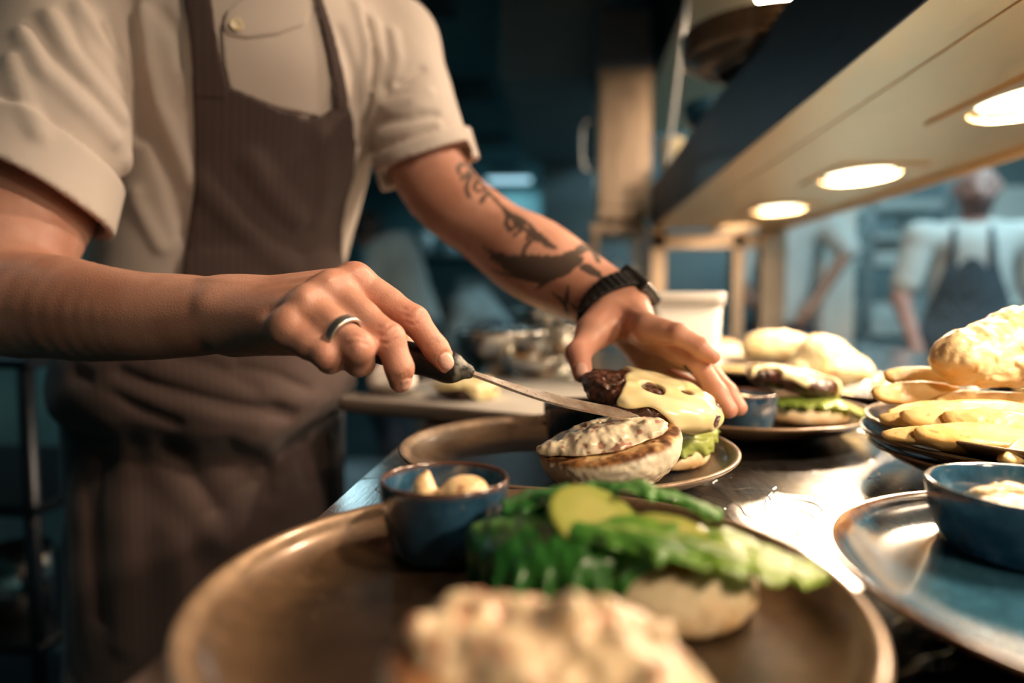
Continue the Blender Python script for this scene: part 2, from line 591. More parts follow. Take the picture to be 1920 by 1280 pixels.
ceiling_panel(1.9, -.9, .6, .9, 14, 'light panel behind the photographer on the right')

# ------------------------------------------------------------------ counter
ctr = empty('steel_counter', (.4, 1.2, 0))
tag(ctr, 'long brushed stainless steel worktop carrying the plates of food', 'counter')
attach(MB().box(-.185, 1.0, -.7, 3.15, .862, TOP, .004).build('worktop', M_counter, None), ctr)
attach(MB().box(-.13, .97, -.65, 3.12, .80, .862).build('rail', M_face, None), ctr)
attach(MB().box(-.08, .97, -.6, 3.1, .25, .28, .004).build('undershelf', M_bg_steel, None), ctr)
for x in (-.08, .95):
    for y in (-.55, 1.3, 3.05):
        attach(MB().box(x - .02, x + .02, y - .02, y + .02, 0, .80, .004).build('leg', M_bg_steel, None), ctr)

# ------------------------------------------------------------------ heat-lamp gantry
GZ = 1.31; GX0, GX1, GY0, GY1 = .30, .765, -.62, 2.62
gan = empty('heated_gantry', (.53, 1.0, TOP))
tag(gan, 'long steel heat-lamp gantry shelf running above the right side of the counter', 'heat lamp gantry')
attach(MB().box(GX0, .379, GY0, GY1, GZ, GZ + .012, .002).build('lower_edge_strip', M_gantry, None), gan)
lampY = [-.16, .385, .93, 1.475, 2.02, 2.50]
lampX = .590
LHX, LHY = .080, .122
mb = MB(); mb.box(.381, lampX - LHX, GY0, GY1, GZ, GZ + .012)
mb.box(lampX + LHX, GX1 - .014, GY0, GY1, GZ, GZ + .012)
prev = GY0
for y in lampY + [None]:
    y1 = (y - LHY) if y is not None else GY1
    if y1 > prev: mb.box(lampX - LHX, lampX + LHX, prev, y1, GZ, GZ + .012)
    if y is not None: prev = y + LHY
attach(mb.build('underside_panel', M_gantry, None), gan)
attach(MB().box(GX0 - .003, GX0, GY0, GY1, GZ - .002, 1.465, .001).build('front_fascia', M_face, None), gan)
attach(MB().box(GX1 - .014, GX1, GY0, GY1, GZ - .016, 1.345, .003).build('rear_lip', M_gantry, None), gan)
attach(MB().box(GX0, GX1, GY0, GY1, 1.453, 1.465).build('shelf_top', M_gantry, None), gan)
M_bulb = emis('hot_bulb', (1.0, .86, .62), 60.0)
M_lens = emis('glowing_lens', (1.0, .84, .56), 7.0); M_lens_dim = emis('dim_lens', (1.0, .62, .28), 1.1)
M_refl = simple('lamp_reflector', (.9, .85, .75), .12, 1.0)
def glass_mat():
    m, nt, bs = newmat('lamp_glass')
    bs.inputs['Transmission Weight'].default_value = 1; bs.inputs['Roughness'].default_value = .05; bs.inputs['IOR'].default_value = 1.3
    return m
for y in lampY:
    h = MB()
    # reflector bowl, open downwards
    vs = []; fs = []
    n = 40; rings = [(1.0, .0), (.97, .02), (.85, .045), (.55, .06), (.2, .064)]
    for r, z in rings:
        for k in range(n):
            a = 2 * math.pi * k / n
            vs.append((lampX + math.cos(a) * r * .068, y + math.sin(a) * r * .106, GZ + z))
    for i in range(len(rings) - 1):
        for k in range(n):
            k2 = (k + 1) % n; fs.append((i * n + k, (i + 1) * n + k, (i + 1) * n + k2, i * n + k2))
    fs.append(tuple((len(rings) - 1) * n + k for k in range(n)))
    lamp = attach(h.add(vs, fs).build('heat_lamp', M_refl, None, smooth=True), gan)
    # bezel frame round the opening: rectangle plate with an oval hole
    vs = []; fs = []
    for k in range(n):
        a = 2 * math.pi * k / n; c, s_ = math.cos(a), math.sin(a)
        t = 1 / max(abs(c), abs(s_))
        for z in (GZ - .006, GZ + .002):
            vs.append((lampX + c * .068, y + s_ * .106, z)); vs.append((lampX + c * t * LHX, y + s_ * t * LHY, z))
    for k in range(n):
        a, b = k * 4, ((k + 1) % n) * 4
        fs += [(a, b, b + 1, a + 1), (a + 2, a + 3, b + 3, b + 2), (a + 1, b + 1, b + 3, a + 3), (a, a + 2, b + 2, b)]
    bz = MB().add(vs, fs).build('bezel', M_gantry, None); attach(bz, gan); bz.parent = lamp; bz.matrix_parent_inverse = Matrix.Identity(4)
    for dx in (-1, 1):
        for dy in (-1, 1):
            sc = MB().tube([(lampX + dx * (LHX - .012), y + dy * (LHY - .012), GZ - .0055), (lampX + dx * (LHX - .012), y + dy * (LHY - .012), GZ)], .005, 12).build('screw', M_refl, lamp)
    ln_v = [(lampX, y, GZ + .004)] + [(lampX + math.cos(2 * math.pi * k / n) * .060, y + math.sin(2 * math.pi * k / n) * .095, GZ + .006) for k in range(n)]
    MB().add(ln_v, [(0, 1 + (k + 1) % n, 1 + k) for k in range(n)]).build('lens', M_lens if y < 2.3 else M_lens_dim, lamp, smooth=True)
    bulb = MB().tube([(lampX, y - .085, GZ + .022), (lampX, y + .085, GZ + .022)], .012, 12).build('bulb', M_bulb, lamp, smooth=True)
    l = bpy.data.lights.new('lamp_light', 'AREA'); l.shape = 'ELLIPSE'; l.size = .11; l.size_y = .18; l.energy = LAMP_W * (1.0 if y < 1.9 else (.55 if y < 2.3 else .03)); l.color = LAMP_COL
    o = bpy.data.objects.new('lamp_light', l); COL.objects.link(o); o.location = (lampX, y, GZ + .0015); o.parent = lamp
# posts and end rails that carry it
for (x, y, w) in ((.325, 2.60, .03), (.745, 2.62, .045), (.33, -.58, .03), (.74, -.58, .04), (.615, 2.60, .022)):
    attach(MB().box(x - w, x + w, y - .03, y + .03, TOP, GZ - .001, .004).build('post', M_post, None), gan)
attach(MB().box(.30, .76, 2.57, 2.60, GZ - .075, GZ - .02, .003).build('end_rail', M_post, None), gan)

# extraction hood / upper tier
hood = empty('extraction_hood', (.6, 2.2, 2.46))
tag(hood, 'steel extraction hood hanging above the gantry at the top of the photo', 'extraction hood')
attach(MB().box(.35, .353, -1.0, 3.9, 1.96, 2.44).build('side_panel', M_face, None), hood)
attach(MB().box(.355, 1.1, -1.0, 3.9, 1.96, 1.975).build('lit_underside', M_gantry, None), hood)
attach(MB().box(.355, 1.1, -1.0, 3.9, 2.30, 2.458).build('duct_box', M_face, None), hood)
for y, pw in ((-.55, HOOD_W * .15), (.25, HOOD_W), (1.15, HOOD_W * 1.1), (2.17, 5)):
    q = attach(MB().add(*lathe([(0, 0), (.055, 0), (.065, .004), (.07, .012), (0, .012)], 32)).build('downlight', M_bulb, None, (.63, y, 1.947)), hood)
    l = bpy.data.lights.new('downlight_source', 'AREA'); l.shape = 'DISK'; l.size = .12; l.energy = pw; l.color = (1, .73, .52)
    o = bpy.data.objects.new('downlight_source', l); COL.objects.link(o); o.location = (.63, y, 1.940); o.parent = hood; o.matrix_parent_inverse = Matrix.Translation(-hood.location)

st = MB().tube([W(1252, 245, 2.17) * np.array([1, 1, 0]) + np.array([0, 0, 1.466]), W(1297, -40, 2.17) + np.array([0, 0, .06])], .006, 10).build('hanging_rod', M_white)
tag(st, 'thin pale slanting rod between the gantry shelf and the hood', 'rod')
# ------------------------------------------------------------------ background kitchen
def thing(name, loc, label, cat, group=None):
    g = empty(name, loc); tag(g, label, cat, group); return g

# tall steel cabinet on a rack beyond the gantry
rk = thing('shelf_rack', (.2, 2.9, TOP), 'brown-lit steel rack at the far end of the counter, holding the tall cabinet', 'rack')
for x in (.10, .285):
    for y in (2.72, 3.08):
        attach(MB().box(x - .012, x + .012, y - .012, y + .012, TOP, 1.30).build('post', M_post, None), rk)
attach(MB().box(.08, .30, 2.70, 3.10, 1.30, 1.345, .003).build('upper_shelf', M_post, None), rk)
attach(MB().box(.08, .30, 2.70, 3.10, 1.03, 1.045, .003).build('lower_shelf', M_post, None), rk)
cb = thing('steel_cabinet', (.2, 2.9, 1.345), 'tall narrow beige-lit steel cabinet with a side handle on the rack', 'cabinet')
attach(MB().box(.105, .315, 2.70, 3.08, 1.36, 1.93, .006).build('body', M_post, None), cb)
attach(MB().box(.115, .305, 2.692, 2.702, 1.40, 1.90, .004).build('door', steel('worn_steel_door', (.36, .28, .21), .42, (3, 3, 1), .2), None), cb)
attach(MB().box(.13, .29, 2.75, 3.05, 1.345, 1.362).build('plinth', M_black, None), cb)
attach(MB().tube([(.10, 2.75, 1.55), (.055, 2.75, 1.56), (.045, 2.75, 1.60), (.045, 2.75, 1.70), (.055, 2.75, 1.74), (.10, 2.75, 1.75)], .009, 10).build('handle', M_bg_steel, None, smooth=True), cb)
bx = MB().box(.095, .315, 2.74, 3.08, 1.93, 2.18, .008).build('storage_box', simple('grey_box', (.10, .11, .13), .5, nscale=8))
tag(bx, 'dark grey storage box on top of the tall steel cabinet', 'box')
# tubs and bottles on the rack's lower shelf and on the counter
rr = random.Random(4)
def bottle(loc, r, h, m, label, cat='bottle', group='bottles on the rack'):
    vs, fs = lathe([(0, 0), (r, 0), (r * 1.02, h * .1), (r, h * .62), (r * .55, h * .78), (r * .38, h * .84), (r * .38, h * .97), (0, h * .97)], 24)
    b = mesh_obj('sauce_bottle', vs, fs, m, None, loc); tag(b, label, cat, group)
    vs, fs = lathe([(0, h * .97), (r * .42, h * .97), (r * .42, h * 1.02), (r * .12, h * 1.2), (0, h * 1.2)], 16)
    c = mesh_obj('cap', vs, fs, M_white, None); c.parent = b
    return b
M_cream = simple('cream_bottle', (.75, .62, .38), .35, nscale=8)
M_amber = simple('amber_bottle', (.55, .30, .10), .3, nscale=8)
bottle((.13, 2.78, 1.045), .026, .15, M_cream, 'cream squeeze bottle nearest the left post of the rack')
bottle((.19, 2.80, 1.045), .030, .13, M_white, 'white bottle in the middle of the rack shelf')
bottle((.25, 2.78, 1.045), .026, .12, M_amber, 'amber bottle at the right end of the rack shelf')

def bowl_profile(R, h, base=.5, t=.0022):
    out = [(0, 0), (R * base, 0), (R * (base + .18), h * .12), (R * .86, h * .48), (R * .97, h * .8), (R, h)]
    inn = [(R - t, h + t * .3), (R * .97 - t, h * .8), (R * .86 - t, h * .48), (R * (base + .16), h * .12 + t), (0, t)]
    return chaikin(out, 2)[0:] + inn
def steel_bowl(loc, R, h, label, m=None):
    vs, fs = lathe(bowl_profile(R, h, .38, .0015) , 96)
    b = mesh_obj('mixing_bowl', vs, fs, m or M_mirror, None, loc); tag(b, label, 'mixing bowl', 'steel bowls behind the tray')
    vs, fs = lathe([(R - .002, h - .002), (R + .004, h - .003), (R + .006, h), (R + .004, h + .003), (R - .002, h + .002)], 96)
    c = mesh_obj('rim', vs, fs, m or M_mirror, None); c.parent = b
    return b
M_mirror = steel('polished_steel', (.72, .70, .66), .13, (1, 1, 1), .03, .03)
bA = W(965, 690, 1.32)
steel_bowl((W(938, 600, 1.30)[0], 1.30, TOP), .088, .092, 'wide shiny steel mixing bowl at the left, behind the tray')
steel_bowl((W(1035, 600, 1.50)[0], 1.50, TOP), .095, .095, 'steel mixing bowl at the right, partly behind the tattooed wrist')
steel_bowl((W(1010, 600, 1.22)[0], 1.22, TOP), .066, .05, 'low steel bowl standing in front of the two larger ones')
steel_bowl((W(1015, 600, 1.72)[0], 1.72, TOP), .075, .125, 'tall steel bowl at the back of the bowls behind the forearm')

# white tub
tub = thing('plastic_tub', (W(1280, 600, 1.065)[0], 1.065, TOP), 'tall white plastic food tub behind the hand with the watch', 'tub')
T = []
def rr_ring(hx, hy, z, rad, n=8):
    out = []
    for (sx, sy, a0) in ((1, 1, 0), (-1, 1, 90), (-1, -1, 180), (1, -1, 270)):
        for k in range(n + 1):
            a = math.radians(a0 + 90 * k / n)
            out.append((sx * (hx - rad) + rad * math.cos(a), sy * (hy - rad) + rad * math.sin(a), z))
    return out
def ring_loft(rings, cap0=True, cap1=True):
    vs = [v for r in rings for v in r]; n = len(rings[0]); fs = []
    for i in range(len(rings) - 1):
        for k in range(n):
            k2 = (k + 1) % n; fs.append((i * n + k, i * n + k2, (i + 1) * n + k2, (i + 1) * n + k))
    if cap0: fs.append(tuple(range(n))[::-1])
    if cap1: fs.append(tuple((len(rings) - 1) * n + k for k in range(n)))
    return vs, fs
vs, fs = ring_loft([rr_ring(.043, .043, 0, .012), rr_ring(.045, .045, .004, .012), rr_ring(.051, .051, .155, .014), rr_ring(.0495, .0495, .155, .013), rr_ring(.043, .043, .006, .01)])
mesh_obj('body', vs, fs, M_white, tub)
vs, fs = ring_loft([rr_ring(.051, .051, .146, .014), rr_ring(.0545, .0545, .147, .016), rr_ring(.0550, .0550, .163, .016), rr_ring(.053, .053, .166, .015), rr_ring(.0505, .0505, .164, .014), rr_ring(.0505, .0505, .148, .014)], False, False)
mesh_obj('rim', vs, fs, M_white, tub)

# items on the gantry shelf
def plate_profile(R=.15, h=.026):
    return chaikin([(0, .006), (R * .50, .006), (R * .52, 0), (R * .60, 0), (R * .62, .006), (R * .80, .010), (R * .95, h * .82), (R * .992, h), (R * .996, h + .0022), (R * .975, h + .0032), (R * .955, h + .0008), (R * .93, h * .80), (R * .84, .0128), (R * .70, .0100), (0, .0095)], 2)

def plate_mat(name, centre, wall, rim, rough=.2, R=.15, mott=.35, coat=.5, metal=0.0, outer=None):
    m, nt, bs = newmat(name)
    tc = N(nt, 'ShaderNodeTexCoord'); sp = N(nt, 'ShaderNodeSeparateXYZ'); nt.links.new(tc.outputs['Object'], sp.inputs[0])
    cx = N(nt, 'ShaderNodeCombineXYZ'); nt.links.new(sp.outputs[0], cx.inputs[0]); nt.links.new(sp.outputs[1], cx.inputs[1])
    ln = N(nt, 'ShaderNodeVectorMath', operation='LENGTH'); nt.links.new(cx.outputs[0], ln.inputs[0])
    nz = noise(nt, tc.outputs['Object'], 26, 5, .6)
    ad = N(nt, 'ShaderNodeMath', operation='MULTIPLY_ADD'); nt.links.new(nz, ad.inputs[0]); ad.inputs[1].default_value = R * .09; nt.links.new(ln.outputs['Value'], ad.inputs[2])
    dv = N(nt, 'ShaderNodeMath', operation='DIVIDE'); nt.links.new(ad.outputs[0], dv.inputs[0]); dv.inputs[1].default_value = R
    c = ramp(nt, dv.outputs[0], [(0, centre), (.72, centre), (.86, wall), (.97, wall), (1.02, rim), (1.06, rim)])
    nz2 = noise(nt, tc.outputs['Object'], 70, 6, .7)
    r2 = ramp(nt, nz2, [(.35, (1 - mott,) * 3), (.65, (1 + mott * .6,) * 3)])
    c = mixc(nt, 1.0, c, r2, 'MULTIPLY')
    # speckle
    nz3 = noise(nt, tc.outputs['Object'], 400, 2, .5)
    c = mixc(nt, ramp(nt, nz3, [(.66, (0, 0, 0)), (.72, (1, 1, 1))]), c, tuple(min(1, x * 1.7 + .02) for x in wall))
    nt.links.new(c, bs.inputs['Base Color'])
    bs.inputs['Roughness'].default_value = rough; bs.inputs['Metallic'].default_value = metal
    bs.inputs['Coat Weight'].default_value = coat; bs.inputs['Coat Roughness'].default_value = .12
    bump(nt, bs, nz2, .12, .0006)
    return m
M_plate_bronze = plate_mat('bronze_glaze', (.050, .030, .017), (.135, .080, .042), (.26, .17, .10), .36, metal=.45, mott=.3, coat=.3)
M_plate_navy = plate_mat('navy_bronze_glaze', (.006, .009, .016), (.105, .066, .036), (.24, .16, .10), .42, metal=.3, coat=.1)
M_plate_blue = plate_mat('blue_glaze', (.030, .105, .165), (.020, .085, .15), (.22, .11, .055), .16, mott=.45, coat=.8)
M_plate_dark = plate_mat('dark_glaze', (.02, .018, .018), (.035, .028, .022), (.12, .075, .04), .25, metal=.2)
PV, PF = lathe(plate_profile(), 128)
_plate_mesh = {}
def plate(x, y, z, m, label, group='round stoneware plates', tilt=None):
    if m.name not in _plate_mesh:
        o = mesh_obj('dinner_plate', PV, PF, m, None, (x, y, z)); _plate_mesh[m.name] = o.data
    else:
        o = bpy.data.objects.new('dinner_plate', _plate_mesh[m.name]); COL.objects.link(o); o.location = (x, y, z)
    o.rotation_euler = (0, 0, rr.uniform(0, 6)) if tilt is None else tilt
    tag(o, label, 'plate', group)
    return o
PH = .0125                       # how much each nested plate lifts the next
for i in range(4):
    plate(.352, 1.30, 1.465 + i * .0125, M_plate_dark, ['dark plate at the bottom of the stack overhanging the gantry shelf', 'dark plate second from the bottom of the gantry shelf stack',
          'dark plate third from the bottom of the gantry shelf stack', 'dark plate on top of the gantry shelf stack'][i], 'plates stacked on the gantry shelf')
M_bowl_blue = plate_mat('blue_bowl_glaze', (.045, .13, .20), (.03, .09, .15), (.03, .09, .15), .15, R=.2, mott=.55, coat=.9)
for i in range(2):
    vs, fs = lathe(bowl_profile(.10, .06, .45, .004), 64)
    b = mesh_obj('serving_bowl', vs, fs, M_bowl_blue, None, (.385, 1.80, 1.465 + i * .016)); tag(b, ['blue-grey bowl at the bottom of a pair on the gantry shelf', 'blue-grey bowl nested on top of the pair on the gantry shelf'][i], 'bowl', 'blue bowls on the gantry shelf')
for i, (x, y) in enumerate([(.335, 2.35), (.36, 2.50)]):
    vs, fs = lathe(chaikin([(0, 0), (.035, 0), (.042, .11), (.044, .115), (.040, .115), (.034, .006), (0, .006)], 1), 32)
    c = mesh_obj('paper_cup', vs, fs, M_cream, None, (x, y, 1.465)); tag(c, ['warm-lit cream cup at the far end of the gantry shelf', 'cream cup farthest away on the gantry shelf, behind the other'][i], 'cup', 'cups on the gantry shelf')

# trolley at the lower left
tr = thing('steel_trolley', (-1.25, 1.35, 0), 'dark steel shelving trolley at the left edge behind the cook', 'trolley')
for x in (-1.5, -.98):
    for y in (1.15, 1.6):
        attach(MB().tube([(x, y, 0), (x, y, .95)], .014, 12).build('post', M_face, None, smooth=True), tr)
for z in (.12, .40, .66, .93):
    attach(MB().box(-1.52, -.96, 1.13, 1.62, z, z + .02, .003).build('shelf', M_face, None), tr)
for i, (x, z, r) in enumerate([(-1.10, .42, .06), (-1.25, .68, .05)]):
    vs, fs = lathe([(0, 0), (r, 0), (r, .14), (r - .003, .14), (r - .003, .004), (0, .004)], 32)
    p = mesh_obj('steel_pot', vs, fs, M_mirror, None, (x, 1.25, z)); tag(p, ['steel pot on the lower shelf of the dark trolley', 'steel pot on the upper shelf of the dark trolley'][i], 'pot', 'pots on the trolley')

# low steel table seen in the gap left of the counter
lt = thing('prep_table', (-.75, 2.6, 0), 'low steel prep table in the gap between the cook and the counter', 'table')
attach(MB().box(-1.15, -.45, 2.2, 3.1, .84, .87, .003).build('table_top', M_bg_steel, None), lt)
for x in (-1.1, -.5):
    for y in (2.26, 3.04):
        attach(MB().box(x - .018, x + .018, y - .018, y + .018, 0, .84).build('leg', M_bg_steel, None), lt)
attach(MB().box(-1.13, -.47, 2.22, 3.08, .28, .30).build('undershelf', M_bg_steel, None), lt)

# far-left wall shelf; its pale tubs stand in for pale hanging shapes
sh = thing('wall_shelf', (-1.6, 8.4, 1.55), 'long shelf on the dim far wall carrying pale tubs', 'shelf')
attach(MB().box(-2.6, -.7, 8.3, 8.6, 1.55, 1.58).build('board', M_wall_grey, None), sh)
for i, (px, w) in enumerate([(795, .13), (842, .10), (760, .08)]):
    x = W(px, 440, 8.42)[0]
    vs, fs = lathe([(0, 0), (w * .8, 0), (w, .26), (0, .26)], 20)
    o = mesh_obj('storage_tub', vs, fs, M_pale, None, (x, 8.42, 1.58)); tag(o, ['pale storage tub on the far shelf, the large one under the bare arm', 'pale storage tub on the far shelf touching the outline of the bare arm', 'smallest pale tub on the far shelf, left of the others'][i], 'tub', 'tubs on the far shelf')
fc = thing('tall_fridge', (-.65, 6.4, 0), 'pale tall fridge in the dim background under the bare forearm', 'fridge')
attach(MB().box(-1.02, -.35, 6.2, 6.9, 0, 1.22, .01).build('body', M_wall_pale, None), fc)
attach(MB().box(-1.0, -.37, 6.17, 6.2, .1, 1.18, .01).build('door', M_wall_pale, None), fc)

# right-hand background: shelves, fridge door, worktop
rs = thing('wire_shelving', (1.95, 4.2, 0), 'tall pale shelving rack between the two cooks at the right', 'shelving')
x0, x1 = W(1606, 500, 4.1)[0], W(1745, 500, 4.1)[0]
for x in (x0, x1):
    for y in (3.95, 4.45):
        attach(MB().box(x - .02, x + .02, y - .02, y + .02, 0, 1.9).build('post', M_bg_steel, None), rs)
for py, th in ((390, .05), (447, .03), (488, .07), (612, .08), (690, .04), (760, .04)):
    z = W(1680, py, 4.1)[2]
    attach(MB().box(x0, x1, 3.93, 4.47, z - th / 2, z + th / 2).build('shelf', M_pale, None), rs)
for i, (px, py, w, h) in enumerate([(1640, 585, .10, .10), (1700, 585, .08, .14), (1665, 470, .09, .05), (1715, 425, .06, .08)]):
    z = [W(1680, 612, 4.1)[2] + .04] * 2 + [W(1680, 488, 4.1)[2] + .035, W(1680, 447, 4.1)[2] + .015]
    x = W(px, 500, 4.1)[0]
    o = MB().box(-w, w, -.1, .1, 0, h, .008).build('food_container', [M_pale, M_wall_pale, M_wall_pale, M_pale][i], None, (x, 4.12, z[i]))
    tag(o, ['pale container on the left of the wide lower shelf', 'taller pale container on the right of the wide lower shelf', 'flat container on the middle shelf of the rack', 'small container on the upper shelf of the rack'][i], 'container', 'containers on the pale shelving')
fd = thing('white_fridge', (1.7, 3.9, 0), 'white upright fridge behind the outstretched forearm', 'fridge')
xa, xb = W(1535, 500, 3.7)[0], W(1604, 500, 3.7)[0]
attach(MB().box(xa, xb, 3.7, 4.4, 0, 1.8, .01).build('body', M_white, None), fd)
attach(MB().box(xa + .01, xb - .01, 3.67, 3.70, .1, 1.75, .008).build('door', M_white, None), fd)
lc = thing('base_cabinet', (1.9, 3.8, 0), 'dark low cabinet run below the shelving at the right rear', 'cabinet')
attach(MB().box(x0 - .02, x1 + .75, 3.6, 3.9, .0, .78, .006).build('body', simple('navy_front', (.03, .045, .07), .5, nscale=6), None), lc)
attach(MB().box(x0 - .03, x1 + .78, 3.58, 3.91, .78, .81, .004).build('top', M_bg_steel, None), lc)
wp = MB().box(W(1868, 500, 4.5)[0], 3.2, 4.6, 4.78, .9, 1.75, .01).build('wall_cabinet', M_white); tag(wp, 'white wall cabinet at the right edge behind the striped-apron cook', 'cabinet')
gb = bottle((W(1903, 560, 3.75)[0], 3.75, .81), .05, .20, simple('green_bottle', (.25, .32, .04), .3), 'yellow-green bottle at the right edge behind the fish', group=None)
# hanging utensil / cable dark strokes by the right posts
hk = MB().tube([W(1462, 420, 2.85), W(1466, 470, 2.85), W(1458, 520, 2.85), W(1452, 545, 2.85)], [.012, .02, .02, .012], 10).build('hanging_cloth', M_face, smooth=True)
hb = MB().tube([W(1415, 418, 2.66), W(1480, 415, 2.86)], .008, 8).build('hanging_rail', M_face); tag(hb, 'short rail holding the dark cloth', 'rail'); tag(hk, 'dark narrow cloth hanging behind the right gantry post', 'cloth')
# ------------------------------------------------------------------ food materials: own colour stored per vertex
def colmat(name, rough=.5, nscale=300, bstr=.3, bdist=.0006, sss=.15, sssc=.003, coat=0.0, transl=0.0, spec=.5):
    m, nt, bs = newmat(name)
    c = attr(nt, 'col', False)
    nt.links.new(c, bs.inputs['Base Color'])
    bs.inputs['Roughness'].default_value = rough; bs.inputs['Coat Weight'].default_value = coat; bs.inputs['Coat Roughness'].default_value = .15
    bs.inputs['Specular IOR Level'].default_value = spec
    if sss:
        bs.inputs['Subsurface Weight'].default_value = sss; bs.inputs['Subsurface Radius'].default_value = (1, .5, .25); bs.inputs['Subsurface Scale'].default_value = sssc
    bump(nt, bs, noise(nt, coord(nt), nscale, 4, .6), bstr, bdist)
    if transl:
        t = N(nt, 'ShaderNodeBsdfTranslucent'); nt.links.new(c, t.inputs[0])
        mx = N(nt, 'ShaderNodeMixShader'); mx.inputs[0].default_value = transl
        nt.links.new(bs.outputs[0], mx.inputs[1]); nt.links.new(t.outputs[0], mx.inputs[2])
        nt.links.new(mx.outputs[0], nt.nodes['Material Output'].inputs[0])
    return m
M_bun = colmat('bread', .62, 260, .5, .0007, .15, .004)
M_patty = colmat('grilled_beef', .32, 420, .9, .0012, .05, .002, .5)
M_cheese = colmat('melted_cheese', .28, 120, .12, .0005, .3, .004, .25)
M_spread = colmat('creamy_spread', .30, 240, .35, .0008, .25, .003, .3)
M_fish = colmat('crisp_batter', .42, 220, .7, .0012, .2, .004, .2)
M_wedge = colmat('fried_potato', .40, 300, .5, .0008, .2, .004, .15)
M_leaf = colmat('lettuce_leaf', .32, 180, .5, .0009, 0, 0, .25, .35)
M_pickle = colmat('pickle_flesh', .15, 160, .3, .0006, .3, .003, .6, .2)

def mixv(a, b, t):
    t = np.clip(t, 0, 1)[:, None]; return f32(a)[None] * (1 - t) + f32(b)[None] * t
def ss(a, b, x):
    t = np.clip((x - a) / (b - a), 0, 1); return t * t * (3 - 2 * t)
def so(k): return np.float32(k * 1.37)

def bun_dome(name, R, H, seed, h=.0012, parent=None):
    """crown half turned cut side up: z=0 is the cut plane, the crust hangs below"""
    f = Field().u(ell((0, 0, -H * .12), (R, R * .97, H * .92)), 0)
    f.cut(plane((0, 0, 0), (0, 0, 1)), .006)
    f.disp(lambda P: .0016 * fbm(P + so(seed), 45, 3) + .0006 * vnoise(P + so(seed), 240))
    def col(P):
        n = fbm(P + so(seed), 60, 3); n2 = fbm(P + so(seed + 3), 160, 2)
        z = P[:, 2] / H; r = np.sqrt(P[:, 0] ** 2 + P[:, 1] ** 2) / R
        side = mixv((.86, .76, .58), (.62, .34, .13), ss(-.45, -1.0, z + n * .15))
        torn = ss(.05, .5, n + .55 * (-P[:, 0] / R) * 1.0 - .1) * ss(-.75, -.2, z)
        side = side * (1 - torn[:, None]) + f32((.90, .84, .70)) * torn[:, None]
        cut = mixv((.74, .50, .24), (.36, .155, .05), ss(-.30, .35, n * 1.2 + n2 * .5 + ss(.55, .92, r) * .45))
        cut = mixv0(cut, (.14, .055, .02), ss(.15, .5, n2 + n * .6 + .25 * ss(.6, .9, r)))
        c = ss(-.13, -.03, z)
        return side * (1 - c[:, None]) + cut * c[:, None]
    return solid(name, f, (-R - .006, -R - .006, -H - .006), (R + .006, R + .006, .006), h, M_bun, parent, attrs={'col': col})
def mixv0(A, b, t): return A * (1 - t[:, None]) + f32(b)[None] * t[:, None]

def bun_base(name, R, H, seed, h=.0012, parent=None):
    f = Field().u(ell((0, 0, H * .35), (R, R * .96, H * .85)), 0)
    f.cut(plane((0, 0, 0), (0, 0, -1)), .005).cut(plane((0, 0, H), (0, 0, 1)), .004)
    f.disp(lambda P: .0014 * fbm(P + so(seed), 50, 3) + .0005 * vnoise(P + so(seed), 260))
    def col(P):
        n = fbm(P + so(seed), 70, 3); z = P[:, 2] / H
        side = mixv((.70, .44, .20), (.88, .74, .50), ss(.0, .7, z + n * .4))
        return mixv0(side, (.42, .20, .07), ss(.80, .97, z + .12 * n))
    return solid(name, f, (-R - .006, -R - .006, -.004), (R + .006, R + .006, H + .006), h, M_bun, parent, attrs={'col': col})

def spread_blob(name, rx, ry, th, seed, h=.001, lumps=8, parent=None, amp=.0035, cols=((.90, .78, .58), (.48, .20, .15)), thr=.30, peaks=()):
    r_ = random.Random(seed)
    f = Field().u(ell((0, 0, 0), (rx, ry, th)), 0)
    for k in range(lumps):
        a = r_.uniform(0, 6.28); q = r_.uniform(.2, .95)
        s = r_.uniform(.006, .012)
        f.u(ell((math.cos(a) * q * rx, math.sin(a) * q * ry, th * (1.05 - q * .6)), (s * 1.4, s, s * .55)), .006)
    for (px_, py_, ph_) in peaks: f.u(cone((px_, py_, .002), (px_ + .002, py_, ph_), .009, .0035), .006)
    f.disp(lambda P: amp * fbm(P + so(seed), 75, 3))
    f.cut(plane((0, 0, -.0005), (0, 0, -1)), .001)
    def col(P):
        n = fbm(P + so(seed + 5), 190, 2); n2 = vnoise(P + so(seed + 9), 60)
        c = mixv(cols[0], tuple(x * .86 for x in cols[0]), ss(-.3, .5, n2))
        return mixv0(c, cols[1], ss(thr, thr + .16, n) * .85)
    return solid(name, f, (-rx - .014, -ry - .014, -.002), (rx + .014, ry + .014, th + (.018 if peaks else .014)), h, M_spread, parent, attrs={'col': col})

